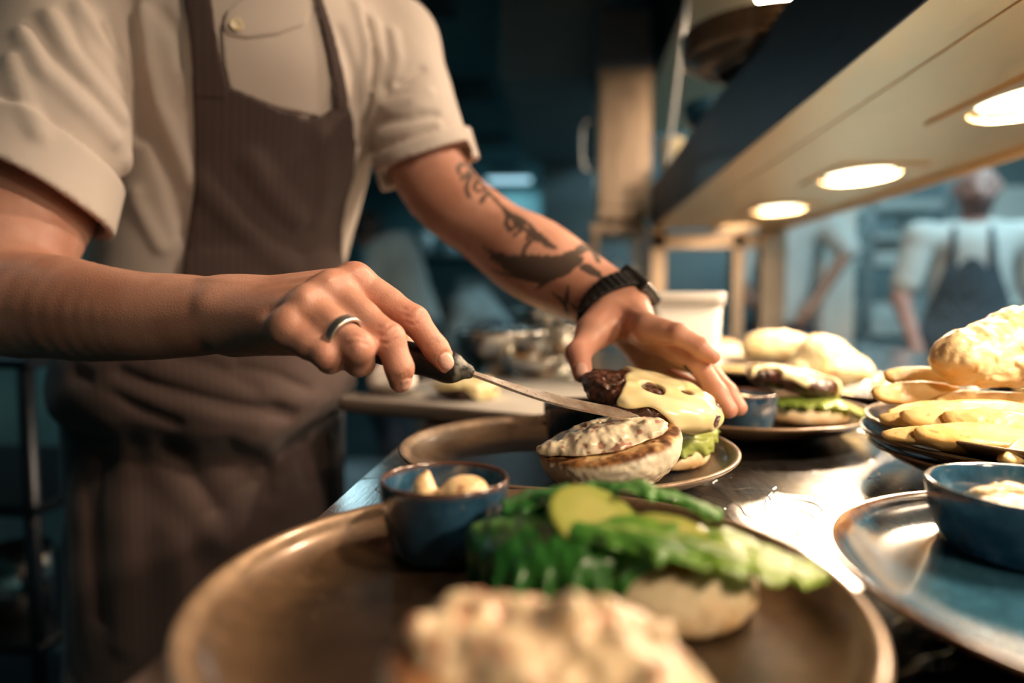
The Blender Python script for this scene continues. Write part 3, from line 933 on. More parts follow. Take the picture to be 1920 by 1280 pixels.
def patty_set(R, H, seed, h=.0012, ry=.85, bare=-.40, holes=((.00, .02, .008), (.022, -.006, .004)), drip=.8, light=1.0):
    """patty with a melted cheese slice as its child, around the local origin (bottom at z=0)"""
    f = Field().u(ell((0, 0, H * .5), (R, R * ry, H * .95)), 0)
    f.cut(plane((0, 0, H * .98), (0, 0, 1)), .008).cut(plane((0, 0, 0), (0, 0, -1)), .008)
    f.disp(lambda P: .0026 * fbm(P + so(seed), 75, 3) + .0018 * vnoise(P + so(seed), 230))
    def col(P):
        n = fbm(P + so(seed), 120, 3)
        c = mixv((.075, .021, .012), (.016, .006, .004), ss(-.3, .4, n))
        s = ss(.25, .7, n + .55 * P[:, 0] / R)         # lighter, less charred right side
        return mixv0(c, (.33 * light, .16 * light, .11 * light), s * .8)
    m = solid('beef_patty', f, (-R - .006, -R - .006, -.005), (R + .006, R + .006, H + .008), h, M_patty, None, attrs={'col': col})
    fs_m = Field().u(ell((0, 0, H * .5), (R, R * ry, H * .95)), 0).cut(plane((0, 0, H * .98), (0, 0, 1)), .010)
    fs_m.disp(lambda P: .0022 * fbm(P + so(seed), 70, 1))
    def cheese(P):
        d = fs_m.ev(P) - .0040
        x, y, z = P[:, 0], P[:, 1], P[:, 2]
        a = np.arctan2(y, x)
        low = H * (.52 + drip * (.22 * np.sin(a * 5 + 1.1 * seed) + .20 * np.sin(a * 3 + 2.2 * seed) + .12 * np.sin(a * 9 + seed)) - .55 * ss(.15, .65, x / R))
        low = np.maximum(low, -.004)
        d = smax(d, (low - z) * .7, .003)
        d = smax(d, (bare * R - x + .010 * vnoise(P + so(seed), 55)) * .9, .004)
        d = smax(d, (x - .86 * R + .5 * (z - H) + .008 * vnoise(P + so(seed + 4), 60)) * .8, .004)
        for (hx, hy, hr) in holes:
            q = np.sqrt((x - hx) ** 2 + ((y - hy) * .65) ** 2) - hr
            d = smax(d, -q * .8, .0025)
        d = smax(d, -(fs_m.ev(P) + .0025), .0005)
        return d + .0006 * vnoise(P + so(seed + 2), 45)
    g = Field().u(cheese, 0)
    def ccol(P):
        return mixv((.93, .82, .50), (.85, .72, .36), ss(-.4, .6, vnoise(P + so(seed), 70)))
    solid('melted_cheese', g, (-R - .008, -R - .008, -.006), (R + .008, R + .008, H + .012), h, M_cheese, m, attrs={'col': ccol}, slack=2.0)
    return m

def leaf(name, spine, half, cross, droopf, droopb, ruf, seed, cols, nu=110, nv=46, freq=9, rough_edge=.12, th=.0007):
    r_ = np.random.RandomState(seed); ph = r_.rand(6) * 6.28
    sp = np.array(spine, float); S = np.linspace(0, len(sp) - 1, nu)
    pts = np.stack([np.interp(S, np.arange(len(sp)), sp[:, k]) for k in range(3)], 1)
    for _ in range(12): pts[1:-1] = (pts[:-2] + pts[1:-1] * 2 + pts[2:]) / 4
    u = np.linspace(0, 1, nu)[:, None]; v = np.linspace(-1, 1, nv)[None]
    prof = np.sin(np.pi * np.clip(.06 + .90 * u, 0, 1)) ** .55
    edge = 1 + rough_edge * np.sin(u * 6.28 * freq * 1.7 + ph[0]) + rough_edge * .6 * np.sin(u * 6.28 * freq * 3.1 + ph[1])
    w = half * prof * (1 + (edge - 1) * np.abs(v) ** 3)
    c = np.array(cross, float); c /= np.linalg.norm(c)
    P = pts[:, None, :] + (v * w)[..., None] * c
    P[..., 2] += -np.where(v > 0, droopf, droopb) * np.abs(v) ** 1.8
    P = P - (np.where(v > 0, droopf, droopb) * .55 * np.abs(v) ** 3)[..., None] * c
    gu = np.gradient(P, axis=0); gv = np.gradient(P, axis=1); nn = np.cross(gu, gv); nn /= np.linalg.norm(nn, axis=-1, keepdims=True) + 1e-9
    if nn[nu // 2, nv // 2, 2] < 0: nn = -nn
    q = np.stack([np.broadcast_to(u * freq * 1.0, (nu, nv)), np.broadcast_to(v * 1.6, (nu, nv)), np.full((nu, nv), seed * 1.7)], -1).reshape(-1, 3).astype(np.float32)
    big = fbm(q, 1.0, 2).reshape(nu, nv); small = fbm(q + 9, 3.2, 2).reshape(nu, nv)
    ed = np.abs(v) ** 2.5 * np.sin(u * 6.28 * freq * .8 + ph[2] + 5 * big)
    vein = -.12 * np.abs(np.sin((u * 9 - np.abs(v) * 2.2) * 3.1)) ** 4
    P += (ruf * (1.1 * big * (.5 + .5 * np.abs(v)) + .38 * small + .30 * ed + vein))[..., None] * nn
    idx = np.arange(nu * nv).reshape(nu, nv)
    F = np.stack([idx[:-1, :-1], idx[1:, :-1], idx[1:, 1:], idx[:-1, 1:]], -1).reshape(-1, 4)
    V = P.reshape(-1, 3)
    n = fbm(V.astype(np.float32) + so(seed), 45, 3)
    uu = np.broadcast_to(u, (nu, nv)).ravel(); vv = np.broadcast_to(np.abs(v), (nu, nv)).ravel()
    c3 = mixv(cols[0], cols[1], ss(0, 1, uu + n * .25))
    c3 = mixv0(c3, cols[2], ss(.22, .0, vv) * .6)                      # pale rib
    c3 = c3 * (1 + .3 * n[:, None])
    o = mesh_obj(name, V, F, M_leaf, None, None, True, {'col': np.clip(c3, 0, 1)})
    md = o.modifiers.new('thickness', 'SOLIDIFY'); md.thickness = th
    return o

def fish(name, blobs, seed, h=.0016, lightc=(.84, .63, .35)):
    f = Field()
    for c, r, in blobs: f.u(ell(c, r), .012)
    f.disp(lambda P: .0042 * fbm(P + so(seed), 58, 3) - .0022 * np.abs(vnoise(P + so(seed), 130)))
    A = np.array([b[0] for b in blobs]); Rr = np.array([b[1] for b in blobs])
    lo = (A - Rr).min(0) - .012; hi = (A + Rr).max(0) + .012
    def col(P):
        n = fbm(P + so(seed), 45, 3); n2 = fbm(P + so(seed + 2), 140, 2)
        c = mixv(lightc, (.80, .52, .20), ss(-.2, .5, n))
        c = mixv0(c, (.55, .26, .08), ss(.35, .7, n2 + .3 * n) * .7)
        return c
    return solid(name, f, lo, hi, h, M_fish, None, attrs={'col': col})

_wedge_variants = []
def wedge_mesh(seed, L=.085):
    f = Field().u(ell((0, 0, 0), (L / 2, .0195, .0205)), 0)
    r_ = random.Random(seed); a = r_.uniform(-.2, .2)
    f.cut(plane((0, 0, .003), (0, math.sin(.8 + a), math.cos(.8 + a))), .003).cut(plane((0, 0, .003), (0, -math.sin(.8 - a), math.cos(.8 - a))), .003)
    bend = r_.uniform(2.0, 4.5)
    g = Field()
    def fn(P):
        Q = P.copy(); Q[:, 2] += bend * Q[:, 0] ** 2 - .002
        return f(Q)
    g.u(fn, 0)
    g.disp(lambda P: .0009 * fbm(P + so(seed), 90, 3))
    def col(P):
        n = fbm(P + so(seed), 80, 3); skin = ss(-.001, -.009, P[:, 2] + bend * P[:, 0] ** 2 + n * .003)
        c = mixv((.86, .64, .30), (.76, .47, .16), ss(-.3, .5, n))
        c = mixv0(c, (.62, .36, .10), skin * .7)
        return mixv0(c, (.35, .17, .05), ss(.42, .6, fbm(P + so(seed + 8), 240, 2)) * .6)
    o = solid('potato_wedge', g, (-L / 2 - .004, -.025, -.032), (L / 2 + .004, .025, .025), .0013, M_wedge, None, attrs={'col': col}, slack=1.6)
    return o
_wv = [wedge_mesh(s, l) for s, l in ((1, .085), (2, .095), (3, .07))]
_wused = [False] * 3
def wedge(x, y, z, rz, rx=0.0, ry=0.0, s=1.0, label=None, group=None, k=None):
    k = rr.randrange(3) if k is None else k
    if _wused[k]:
        o = _wv[k].copy(); COL.objects.link(o)
    else:
        o = _wv[k]; _wused[k] = True
    o.location = (x, y, z); o.rotation_euler = Euler((rx, ry, rz), 'XYZ'); o.scale = (s,) * 3
    tag(o, label, 'potato wedge', group)
    return o

# ------------------------------------------------------------------ plates
PZ = TOP + .0098
P_front = plate(-.020, .309, TOP, M_plate_bronze, 'large bronze-brown plate in the foreground with lettuce and the blurred bun')
P_mid = plate(-.002, .608, TOP, M_plate_navy, 'dark bronze-rimmed plate in the middle that the cook is working on')
P_rear = plate(.205, .838, TOP, M_plate_bronze, 'bronze plate behind the hand with a finished cheeseburger and blue pot')
P_blue = plate(.283, .335, TOP, M_plate_blue, 'glossy blue plate with brown rim at the lower right corner')
STK = (.417, .612)
for i, (m, l) in enumerate([(M_plate_blue, 'blue-rimmed plate at the bottom of the stack under the fish and wedges'),
                            (M_plate_dark, 'dark plate in the middle of the stack under the fish')]):
    plate(STK[0] + (.004, -.003)[i], STK[1] + (.002, .003)[i], TOP + i * .0115, m, l, 'plates stacked under the fish')
SZ = TOP + .0230
P_fish = plate(STK[0], STK[1], SZ, M_plate_bronze, 'bronze-rimmed plate on top of the stack holding battered fish and potato wedges')

def ramekin(x, y, z, label, R=.0375, H=.045, group='blue sauce pots', m=None):
    prof = [(0, .002), (R * .62, .002), (R * .64, 0), (R * .72, 0), (R * .84, H * .10), (R * .95, H * .5), (R, H * .93), (R * .995, H), (R * .95, H * 1.01), (R * .93, H * .95), (R * .88, H * .5), (R * .74, H * .16), (R * .5, H * .11), (0, H * .11)]
    vs, fs = lathe(chaikin(prof, 2), 96)
    b = mesh_obj('sauce_pot', vs, fs, m or M_pot, None, (x, y, z)); b.rotation_euler.z = rr.uniform(0, 6)
    tag(b, label, 'sauce pot', group); return b
def pot_mat():
    m, nt, bs = newmat('speckled_blue_glaze')
    v = coord(nt); n1 = noise(nt, v, 35, 5, .65)
    c = ramp(nt, n1, [(.3, (.010, .032, .062)), (.55, (.022, .075, .135)), (.75, (.12, .21, .30))])
    tc = N(nt, 'ShaderNodeTexCoord'); sp = N(nt, 'ShaderNodeSeparateXYZ'); nt.links.new(tc.outputs['Object'], sp.inputs[0])
    ad = N(nt, 'ShaderNodeMath', operation='MULTIPLY_ADD'); nt.links.new(n1, ad.inputs[0]); ad.inputs[1].default_value = .004; nt.links.new(sp.outputs[2], ad.inputs[2])
    r = ramp(nt, ad.outputs[0], [(.0435, (0, 0, 0)), (.0465, (1, 1, 1))])
    c = mixc(nt, r, c, (.11, .045, .02))
    nt.links.new(c, bs.inputs['Base Color']); bs.inputs['Roughness'].default_value = .16; bs.inputs['Coat Weight'].default_value = .8; bs.inputs['Coat Roughness'].default_value = .06
    bump(nt, bs, n1, .25, .0012)
    return m
M_pot = pot_mat()
ramekin(-.072, .388, PZ, 'blue-glazed pot of sauce at the left rear of the foreground plate')
ramekin(.272, .415, PZ, 'wide blue bowl of sauce on the blue plate at the right edge', R=.057, H=.040)
ramekin(.012, .672, PZ, 'dark blue pot of sauce half hidden behind the knife blade')
ramekin(.190, .765, PZ, 'blue pot of sauce beside the fingertips on the rear plate')

def pot_sauce(x, y, z, rx, th, seed, label, lumps=6, amp=.003):
    o = spread_blob('sauce', rx, rx, th, seed, .0012, lumps, amp=amp, cols=((.86, .66, .40), (.42, .20, .12)))
    o.location = (x, y, z); tag(o, label, 'sauce', 'sauce in the blue pots'); return o
f = Field()      # whipped peak in the left pot
f.u(ell((0, 0, 0), (.030, .028, .013)), 0).chain([(-.014, -.002, .008), (-.016, 0, .019), (-.014, .001, .027)], [.0085, .0045, .0014], .008)
f.u(ell((.008, -.003, .016), (.0135, .012, .0105)), .008).u(ell((.013, .003, .012), (.010, .010, .009)), .008)
f.disp(lambda P: .0016 * fbm(P, 80, 3)).cut(plane((0, 0, -.004), (0, 0, -1)), .001)
s = solid('sauce', f, (-.036, -.034, -.008), (.036, .034, .034), .0009, M_spread, None, (-.068, .386, PZ + .0205),
          attrs={'col': lambda P: mixv0(mixv((.90, .66, .36), (.80, .52, .26), ss(-.3, .5, fbm(P, 60, 2))), (.40, .18, .10), ss(.35, .5, fbm(P, 150, 2)) * .8)})
tag(s, 'creamy sauce with a pointed peak in the left foreground pot', 'sauce', 'sauce in the blue pots')
pot_sauce(.272, .415, PZ + .0165, .045, .015, 31, 'creamy lumpy sauce filling the wide blue bowl at the right', 9, .004)
pot_sauce(.012, .672, PZ + .024, .029, .010, 32, 'brown-flecked sauce in the pot behind the knife blade')
pot_sauce(.190, .765, PZ + .026, .029, .012, 33, 'pale sauce in the pot beside the fingertips')

# ---- middle plate: burger under construction
bt = bun_dome('toasted_bun', .0555, .0395, 11, .0009)
bt.location = W(1141, 851, .530); bt.location.z = PZ + .0405
bt.rotation_euler = Euler((math.radians(5), math.radians(-12), math.radians(10)), 'XYZ')
tag(bt, 'toasted bun half lying cut side up on the middle plate, spread with sauce', 'bun')
sp1 = spread_blob('spread', .0475, .037, .0055, 41, .0008, 20, amp=.0044); 
sp1.parent = None
sp1.location = bt.location + Vector((-.0035, -.001, .0012)); sp1.rotation_euler = bt.rotation_euler
tag(sp1, 'chunky cream-coloured spread on the toasted bun half in the middle', 'spread')

bb = bun_base('bun_base', .054, .025, 12, .0011); bb.location = (.074, .628, PZ)
tag(bb, 'bottom bun half under the lettuce on the middle plate', 'bun')
LG = ((.26, .40, .055), (.50, .58, .16), (.66, .70, .34))
l1 = leaf('lettuce_leaf', [(.012, .60, .939), (.05, .595, .944), (.09, .60, .942), (.126, .615, .938)], .040, (.15, -1, 0), .016, .004, .0055, 5, LG, freq=2.6)
tag(l1, 'pale green lettuce leaf hanging over the bottom bun below the cheesy patty', 'lettuce')
l2 = leaf('lettuce_leaf', [(.03, .64, .945), (.075, .635, .948), (.115, .635, .944), (.135, .63, .938)], .036, (-.3, -1, 0), .010, .006, .006, 6, LG, freq=3)
tag(l2, 'crinkled lettuce leaf directly under the right end of the held patty', 'lettuce')
pk = MB()
def pickle(name, loc, R, rot, label):
    f = Field().u(ell((0, 0, 0), (R, R * .82, .0035)), 0).cut(plane((0, 0, .0019), (0, 0, 1)), .001).cut(plane((0, 0, -.0019), (0, 0, -1)), .001)
    f.disp(lambda P: .0004 * vnoise(P, 120))
    def col(P):
        r = np.sqrt(P[:, 0] ** 2 + (P[:, 1] / .82) ** 2) / R
        c = mixv((.55, .55, .17), (.42, .46, .11), ss(.3, .8, r + .3 * fbm(P, 90, 2)))
        return mixv0(c, (.16, .24, .03), ss(.9, .98, r))
    o = solid(name, f, (-R - .003, -R - .003, -.005), (R + .003, R + .003, .005), .001, M_pickle, None, attrs={'col': col})
    o.location = loc; o.rotation_euler = Euler(rot, 'XYZ'); tag(o, label, 'pickle', 'pickle slices'); return o
pickle('pickle_slice', (.035, .585, .951), .017, (.1, -.25, 0), 'small pickle slice between the lettuce and the held patty')

pt = patty_set(.0605, .0225, 3, .00095, ry=.80, bare=-.46, holes=((-.002, -.016, .0100), (.027, -.002, .0055)), drip=.45)
pt.location = W(1213, 768, .592); pt.rotation_euler = Euler((math.radians(9), math.radians(13.5), math.radians(-3)), 'XYZ')
tag(pt, 'beef patty with melted cheese held between thumb and fingers over the burger', 'burger patty')

# ---- foreground plate
fb = bun_dome('toasted_bun', .056, .030, 21, .0013)
fb.location = (-.001, .203, PZ + .0315); fb.rotation_euler = Euler((math.radians(6), math.radians(9), .4), 'XYZ')
tag(fb, 'blurred toasted bun half at the bottom of the photo, topped with spread', 'bun')
fs_ = spread_blob('spread', .044, .036, .006, 51, .0012, 22, amp=.007, cols=((.86, .68, .44), (.45, .19, .11)), thr=.12, peaks=((-.004, .006, .016), (.012, .0, .012), (-.026, -.008, .010), (.026, .012, .009)))
fs_.location = fb.location + Vector((.002, .004, .001)); fs_.rotation_euler = (math.radians(6), math.radians(9), 0)
tag(fs_, 'blurred chunky spread on the bun in the near foreground', 'spread')
fbb = bun_base('bun_base', .044, .029, 22, .0013); fbb.location = (.047, .333, PZ)
tag(fbb, 'bottom bun half under the big lettuce leaves on the foreground plate', 'bun')
DG = ((.025, .16, .035), (.07, .30, .05), (.20, .42, .10))  # dark leaf greens, with shading of the left front put into the colour
MG = ((.08, .30, .05), (.36, .52, .07), (.55, .66, .20))
q = leaf('lettuce_leaf', [(-.049, .338, .944), (-.022, .325, .951), (.012, .316, .952), (.042, .312, .947)], .048, (-.25, -1, 0), .034, .004, .0048, 15, DG, freq=5)
tag(q, 'dark green lettuce leaf drooping down to the foreground plate at the left', 'lettuce')
q = leaf('lettuce_leaf', [(.000, .318, .954), (.038, .311, .952), (.075, .310, .947), (.114, .312, .937)], .028, (.12, -1, 0), .005, .003, .0038, 16, MG, freq=4)
tag(q, 'yellow-green lettuce leaf pointing right over the edge of the foreground bun', 'lettuce')
q = leaf('lettuce_leaf', [(-.034, .352, .950), (.0, .362, .959), (.035, .362, .960), (.078, .352, .951)], .028, (.1, -1, .15), .004, .006, .0050, 17, ((.06, .28, .06), (.16, .42, .10), (.36, .55, .22)), freq=6)
tag(q, 'crinkled bright green lettuce leaf behind the foreground pickle', 'lettuce')
pickle('pickle_slice', W(1118, 976, .322), .0250, (math.radians(34), math.radians(20), .1), 'large round pickle slice lying on the foreground lettuce')
pickle('pickle_slice', W(1250, 1006, .318), .022, (math.radians(16), math.radians(6), -.2), 'second pickle slice to the right on the foreground lettuce')

# ---- rear plate burger
bb2 = bun_base('bun_base', .052, .024, 13, .0018); bb2.location = (.282, .845, PZ); tag(bb2, 'bottom bun half on the rear bronze plate', 'bun')
q = leaf('lettuce_leaf', [(.225, .83, .938), (.26, .82, .942), (.31, .82, .941), (.345, .83, .925)], .030, (.1, -1, 0), .008, .004, .004, 25, LG, 70, 30, 5)
tag(q, 'lettuce leaf trailing from the burger on the rear plate', 'lettuce')
pt2 = patty_set(.054, .023, 6, .0017, ry=.85, bare=-2, holes=((-.040, -.03, .014), (.020, -.038, .019)), drip=.4)
pt2.location = (.268, .845, .946); pt2.rotation_euler = (0, math.radians(10), 0)
tag(pt2, 'cheese-covered beef patty of the finished burger on the rear plate', 'burger patty')

# ---- fish and wedges on the stack
fz = SZ + .010
fi = fish('battered_fish', [((0, 0, 0), (.021, .025, .021)), ((.022, .002, .003), (.026, .028, .023)), ((.048, .004, .014), (.028, .030, .027)), ((.082, .006, .020), (.040, .032, .028)), ((.125, .01, .012), (.04, .03, .024)), ((.03, -.006, -.008), (.03, .020, .014)), ((.07, -.008, -.004), (.04, .022, .018))], 61)
fi.location = W(1797, 672, .625); fi.rotation_euler.z = .15
tag(fi, 'large piece of golden battered fish on top of the stacked plates at the right', 'battered fish')
wl = [(1722, 722, .640, .15, .2, 0, 1.0, 'wedge poking out at the upper left of the pile beneath the fish'),
      (1728, 760, .610, .25, -.3, -.1, .95, 'wedge at the left end of the pile, lying over the plate rim side'),
      (1745, 778, .585, -.35, .3, .05, .8, 'short wedge low on the left of the pile, below the two left ones'),
      (1835, 757, .575, .05, .5, 0, 1.25, 'long pale wedge lying across the front of the pile'),
      (1885, 778, .555, -.15, .3, .08, 1.0, 'wedge at the right front of the pile, tucked under the long pale one'),
      (1842, 803, .548, -.1, -.4, .05, 1.15, 'speckled wedge lowest at the front of the pile'),
      (1742, 805, .555, -.3, .2, 0, .7, 'small wedge at the lower left front touching the plate'),
      (1912, 828, .530, .8, .1, 0, .8, 'wedge cut off by the right edge at the front of the plate'),
      (1725, 695, .70, .1, .2, 0, 1.0, 'wedge at the back left of the pile, behind the fish'),
      (1800, 740, .64, .6, .1, 0, 1.0, 'wedge in the middle of the pile directly under the fish'),
      (1890, 742, .64, -.5, .1, 0, 1.0, 'wedge under the right end of the fish'),
      (1850, 775, .62, .3, .1, 0, 1.0, 'wedge buried in the centre of the pile')]
for (px, py, D, rz, rx, ry, s, lab) in wl:
    p = W(px, py, D); wedge(p[0], p[1], p[2], rz, rx, ry, s, lab, 'potato wedges under the large fish')

# ---- more plates of fish and chips further up the pass
def fishplate(x, y, z, m, fx, name, seeds, labels, blobs, fz=.045, nw=6, gw='wedges on the far plates', wl=None):
    plate(x, y, z, m, labels[0], 'far plates of fish and wedges')
    o = fish('battered_fish', blobs, seeds, .003, (.93, .80, .50)); o.location = (x + fx[0], y + fx[1], z + .0125 + fz); o.rotation_euler.z = fx[2]
    tag(o, labels[1], 'battered fish')
    r_ = random.Random(seeds)
    for i, ww in enumerate(wl):
        wedge(x + ww[0], y + ww[1], z + .012 + .017 + ww[2], ww[3], r_.uniform(-.3, .3), 0, ww[4], ww[5], gw)
B1 = [((0, 0, 0), (.04, .035, .036)), ((.025, .0, -.012), (.045, .036, .026)), ((-.02, 0, -.014), (.034, .032, .024)), ((-.004, 0, .016), (.028, .028, .022))]
fishplate(.455, 1.07, TOP, M_plate_dark, (-.075, -.015, 0), 'a', 71, ['dark plate with a tall piece of fish, behind the stacked plates', 'tall pale piece of battered fish behind the finished burger'], B1, .050,
          wl=[(.00, -.09, -.004, .1, .95, 'wedge right of the tall fish at the front of its plate'), (.045, -.05, .0, -.2, 1.0, 'wedge on the right side of the plate with the tall fish'),
              (.0, -.02, .012, .9, .8, 'wedge standing beside the tall fish, pointing away'), (-.09, -.085, -.004, .05, 1.0, 'wedge in front of the tall fish')])
B2 = [((0, 0, 0), (.052, .035, .026)), ((-.03, 0, -.004), (.036, .03, .022)), ((.036, 0, -.004), (.034, .03, .022))]
fishplate(.36, 1.36, TOP, M_plate_dark, (.03, -.03, .1), 'b', 72, ['dark plate of fish and chips behind the tub, second row', 'rounded piece of battered fish between the tub and the tall fish'], B2, .055,
          wl=[(-.10, -.05, .0, .5, .9, 'pale wedge just right of the white tub'), (-.06, -.09, .0, -.3, .9, 'pale wedge in front of the rounded fish, left side'), (-.02, -.10, .004, .2, .9, 'pale wedge in front of the rounded fish, centre'),
              (.05, -.10, .0, -.1, .9, 'pale wedge in front of the rounded fish, right side')])
plate(.40, 1.70, TOP, M_plate_dark, 'farthest dark plate under the gantry, holding a bread roll', 'far plates of fish and wedges')
br = bun_dome('bread_roll', .062, .045, 81, .003); br.location = (.355, 1.66, TOP + .036 + .012); br.rotation_euler = (math.pi, 0, 0)
br.location.z = TOP + .012; tag(br, 'golden bread roll behind the right rim of the white tub', 'bread roll')
wedge(.44, 1.60, TOP + .032, .3, 0, 0, 1, 'pale wedge beside the golden roll on the farthest plate', 'wedges on the far plates')
plate(.785, 1.14, TOP, M_plate_dark, 'dark plate at the far right with wedges and salad', 'far plates of fish and wedges')
for i, (dx, dy, dz, a, s) in enumerate([(-.08, -.07, 0, .1, 1.1), (-.03, -.09, .0, -.15, 1.1), (-.07, -.03, .02, .3, 1), (.03, -.06, .0, .4, 1)]):
    wedge(.785 + dx, 1.14 + dy, TOP + .029 + dz, a, 0, 0, s, ['leftmost wedge on the far right plate', 'wedge at the front middle of the far right plate', 'topmost wedge on the far right plate', 'wedge at the right of the far right plate'][i], 'wedges on the far plates')
q = leaf('lettuce_leaf', [(.65, 1.22, .94), (.69, 1.21, .95), (.72, 1.21, .95), (.76, 1.22, .94)], .02, (0, -1, 0), .004, .006, .006, 35, ((.2, .5, .06), (.3, .6, .1), (.5, .7, .2)), 50, 20, 5)
tag(q, 'small bright green salad leaf on the far right plate', 'lettuce')

# ---- tray with a spare patty
TA = math.atan2(-.42, 1)
ct, st_ = math.cos(TA), math.sin(TA)
TL, TD = .37, .33
cxy = np.array([.012, .772]) + np.array([-ct, -st_]) * TL / 2 + np.array([-st_, ct]) * TD / 2
M_tray = simple('pale_tray_enamel', (.72, .68, .62), .35, nscale=12, var=.06)
M_tray_edge = simple('dark_tray_edge', (.23, .19, .16), .4, .4, nscale=10)
tray = empty('serving_tray', (cxy[0], cxy[1], TOP), TA); tag(tray, 'flat rectangular pale tray with dark edge sticking out past the counter', 'tray')
vs, fs = ring_loft([rr_ring(TL / 2 - .006, TD / 2 - .006, 0, .02), rr_ring(TL / 2, TD / 2, .004, .024), rr_ring(TL / 2, TD / 2, .017, .024), rr_ring(TL / 2 - .003, TD / 2 - .003, .020, .022), rr_ring(TL / 2 - .008, TD / 2 - .008, .0195, .018), rr_ring(TL / 2 - .009, TD / 2 - .009, .012, .018)])
mesh_obj('tray_body', vs, fs, M_tray_edge, tray)
vs, fs = ring_loft([rr_ring(TL / 2 - .010, TD / 2 - .010, .0122, .016), rr_ring(TL / 2 - .010, TD / 2 - .010, .0175, .016)])
mesh_obj('liner', vs, fs, M_tray, tray)
pt3 = patty_set(.046, .022, 9, .0019, ry=.9, bare=-3, holes=((.004, -.060, .012),), drip=.35, light=1.3)
p = WZ(876, 742, TOP + .0195); pt3.location = (p[0], p[1], TOP + .0195); pt3.rotation_euler.z = -.1
tag(pt3, 'blurred cheese-covered patty waiting on the pale tray', 'burger patty')
# crumpled white cloth at the left end of the tray
f = Field().u(ell((0, 0, .014), (.036, .05, .018)), 0).u(ell((-.012, .01, .026), (.02, .03, .016)), .01)
f.disp(lambda P: .006 * fbm(P, 45, 3)).cut(plane((0, 0, 0), (0, 0, -1)), .001)
cl = solid('folded_napkin', f, (-.05, -.065, -.004), (.05, .065, .055), .0022, simple('white_cloth', (.78, .72, .66), .8, nscale=200, var=.05, bstr=.3))
p = WZ(650, 735, TOP + .0185); cl.location = (-.265, 1.0, TOP + .0185); tag(cl, 'crumpled white napkin at the left end of the tray behind the knuckles', 'napkin')

# ---- palette knife in the hand
kn_a = W(640, 640, .502); kn_b = W(872, 695, .486)
kd = unit(kn_b - kn_a)
knife = empty('palette_knife', tuple(kn_b)); tag(knife, 'palette knife with black handle and stained steel blade in the cook\'s hand', 'palette knife')
f = Field()
nrm = unit(np.cross(kd, f32((0, 0, 1)))); upv = unit(np.cross(nrm, kd))
f.u(cone(kn_a, kn_a + (kn_b - kn_a) * .55, .0095, .0105, nrm, .72), 0).u(cone(kn_a + (kn_b - kn_a) * .55, kn_b - kd * .012, .0105, .0118, nrm, .72), .006)
f.u(cone(kn_b - kd * .014, kn_b + kd * .002, .0116, .0055, nrm, .75), .003)
lo = np.minimum(kn_a, kn_b) - .016; hi = np.maximum(kn_a, kn_b) + .016
def kcol(P):
    t = (P - f32(kn_b)) @ kd
    return mixv0(mixv((.010, .010, .010), (.016, .015, .014), fbm(P, 200, 2)), (.20, .19, .16), ss(-.0075, -.004, t) * ss(-.3, .3, fbm(P, 350, 3) + .2))
hd = solid('handle', f, lo, hi, .0012, colmat('black_handle', .35, 500, .4, .0006, 0), None, attrs={'col': kcol}); attach(hd, knife)
tip = W(1197, 780, .520); base = kn_b + kd * .0
bd = tip - base; L = np.linalg.norm(bd); bd = unit(bd)
side = unit(np.cross(f32((0, 0, 1)), bd)); side = unit(side + .30 * np.cross(bd, side)); bn = unit(np.cross(bd, side))
# strip: slim shank widening to a rounded blade
vs = []; fs = []
M_ = 40
for i in range(M_ + 1):
    t = i / M_
    w = .0034 + (.0088 - .0034) * float(ss(.0, .55, np.float32(t)))
    if t > .84: w *= max(0.06, 1 - ((t - .84) / .16) ** 1.6)
    c = base + bd * (L * t) - bn * (.004 * math.sin(t * math.pi)) + bn * 0
    th = .0011 - .0005 * t
    for sgn, q in ((-1, 1), (1, 1), (1, -1), (-1, -1)):
        vs.append(c + side * (sgn * w) + bn * (q * th))
for i in range(M_):
    for k in range(4):
        k2 = (k + 1) % 4; a = i * 4
        fs.append((a + k, a + k2, a + 4 + k2, a + 4 + k))
fs.append((3, 2, 1, 0)); fs.append(tuple(M_ * 4 + k for k in range(4)))
def blade_mat():
    m, nt, bs = newmat('stained_blade')
    v = coord(nt); n1 = noise(nt, v, 60, 5, .7); n2 = noise(nt, v, 340, 3, .6)
    c = ramp(nt, n1, [(.35, (.85, .82, .78)), (.65, (.50, .40, .32))])
    g = ramp(nt, n2, [(.62, (0, 0, 0)), (.68, (1, 1, 1))])
    nt.links.new(mixc(nt, g, c, (.35, .20, .11)), bs.inputs['Base Color'])
    r = mixc(nt, g, (1, 1, 1), (0, 0, 0)); nt.links.new(r, bs.inputs['Metallic'])
    bs.inputs['Roughness'].default_value = .42; bump(nt, bs, n2, .4, .0005)
    return m
bl = mesh_obj('blade', vs, fs, blade_mat(), None, None, False); attach(bl, knife)
# ------------------------------------------------------------------ the cook
UAX = unit((.84, .54, 0)); NAX = unit((.54, -.84, 0)); UPZ = f32((0, 0, 1))

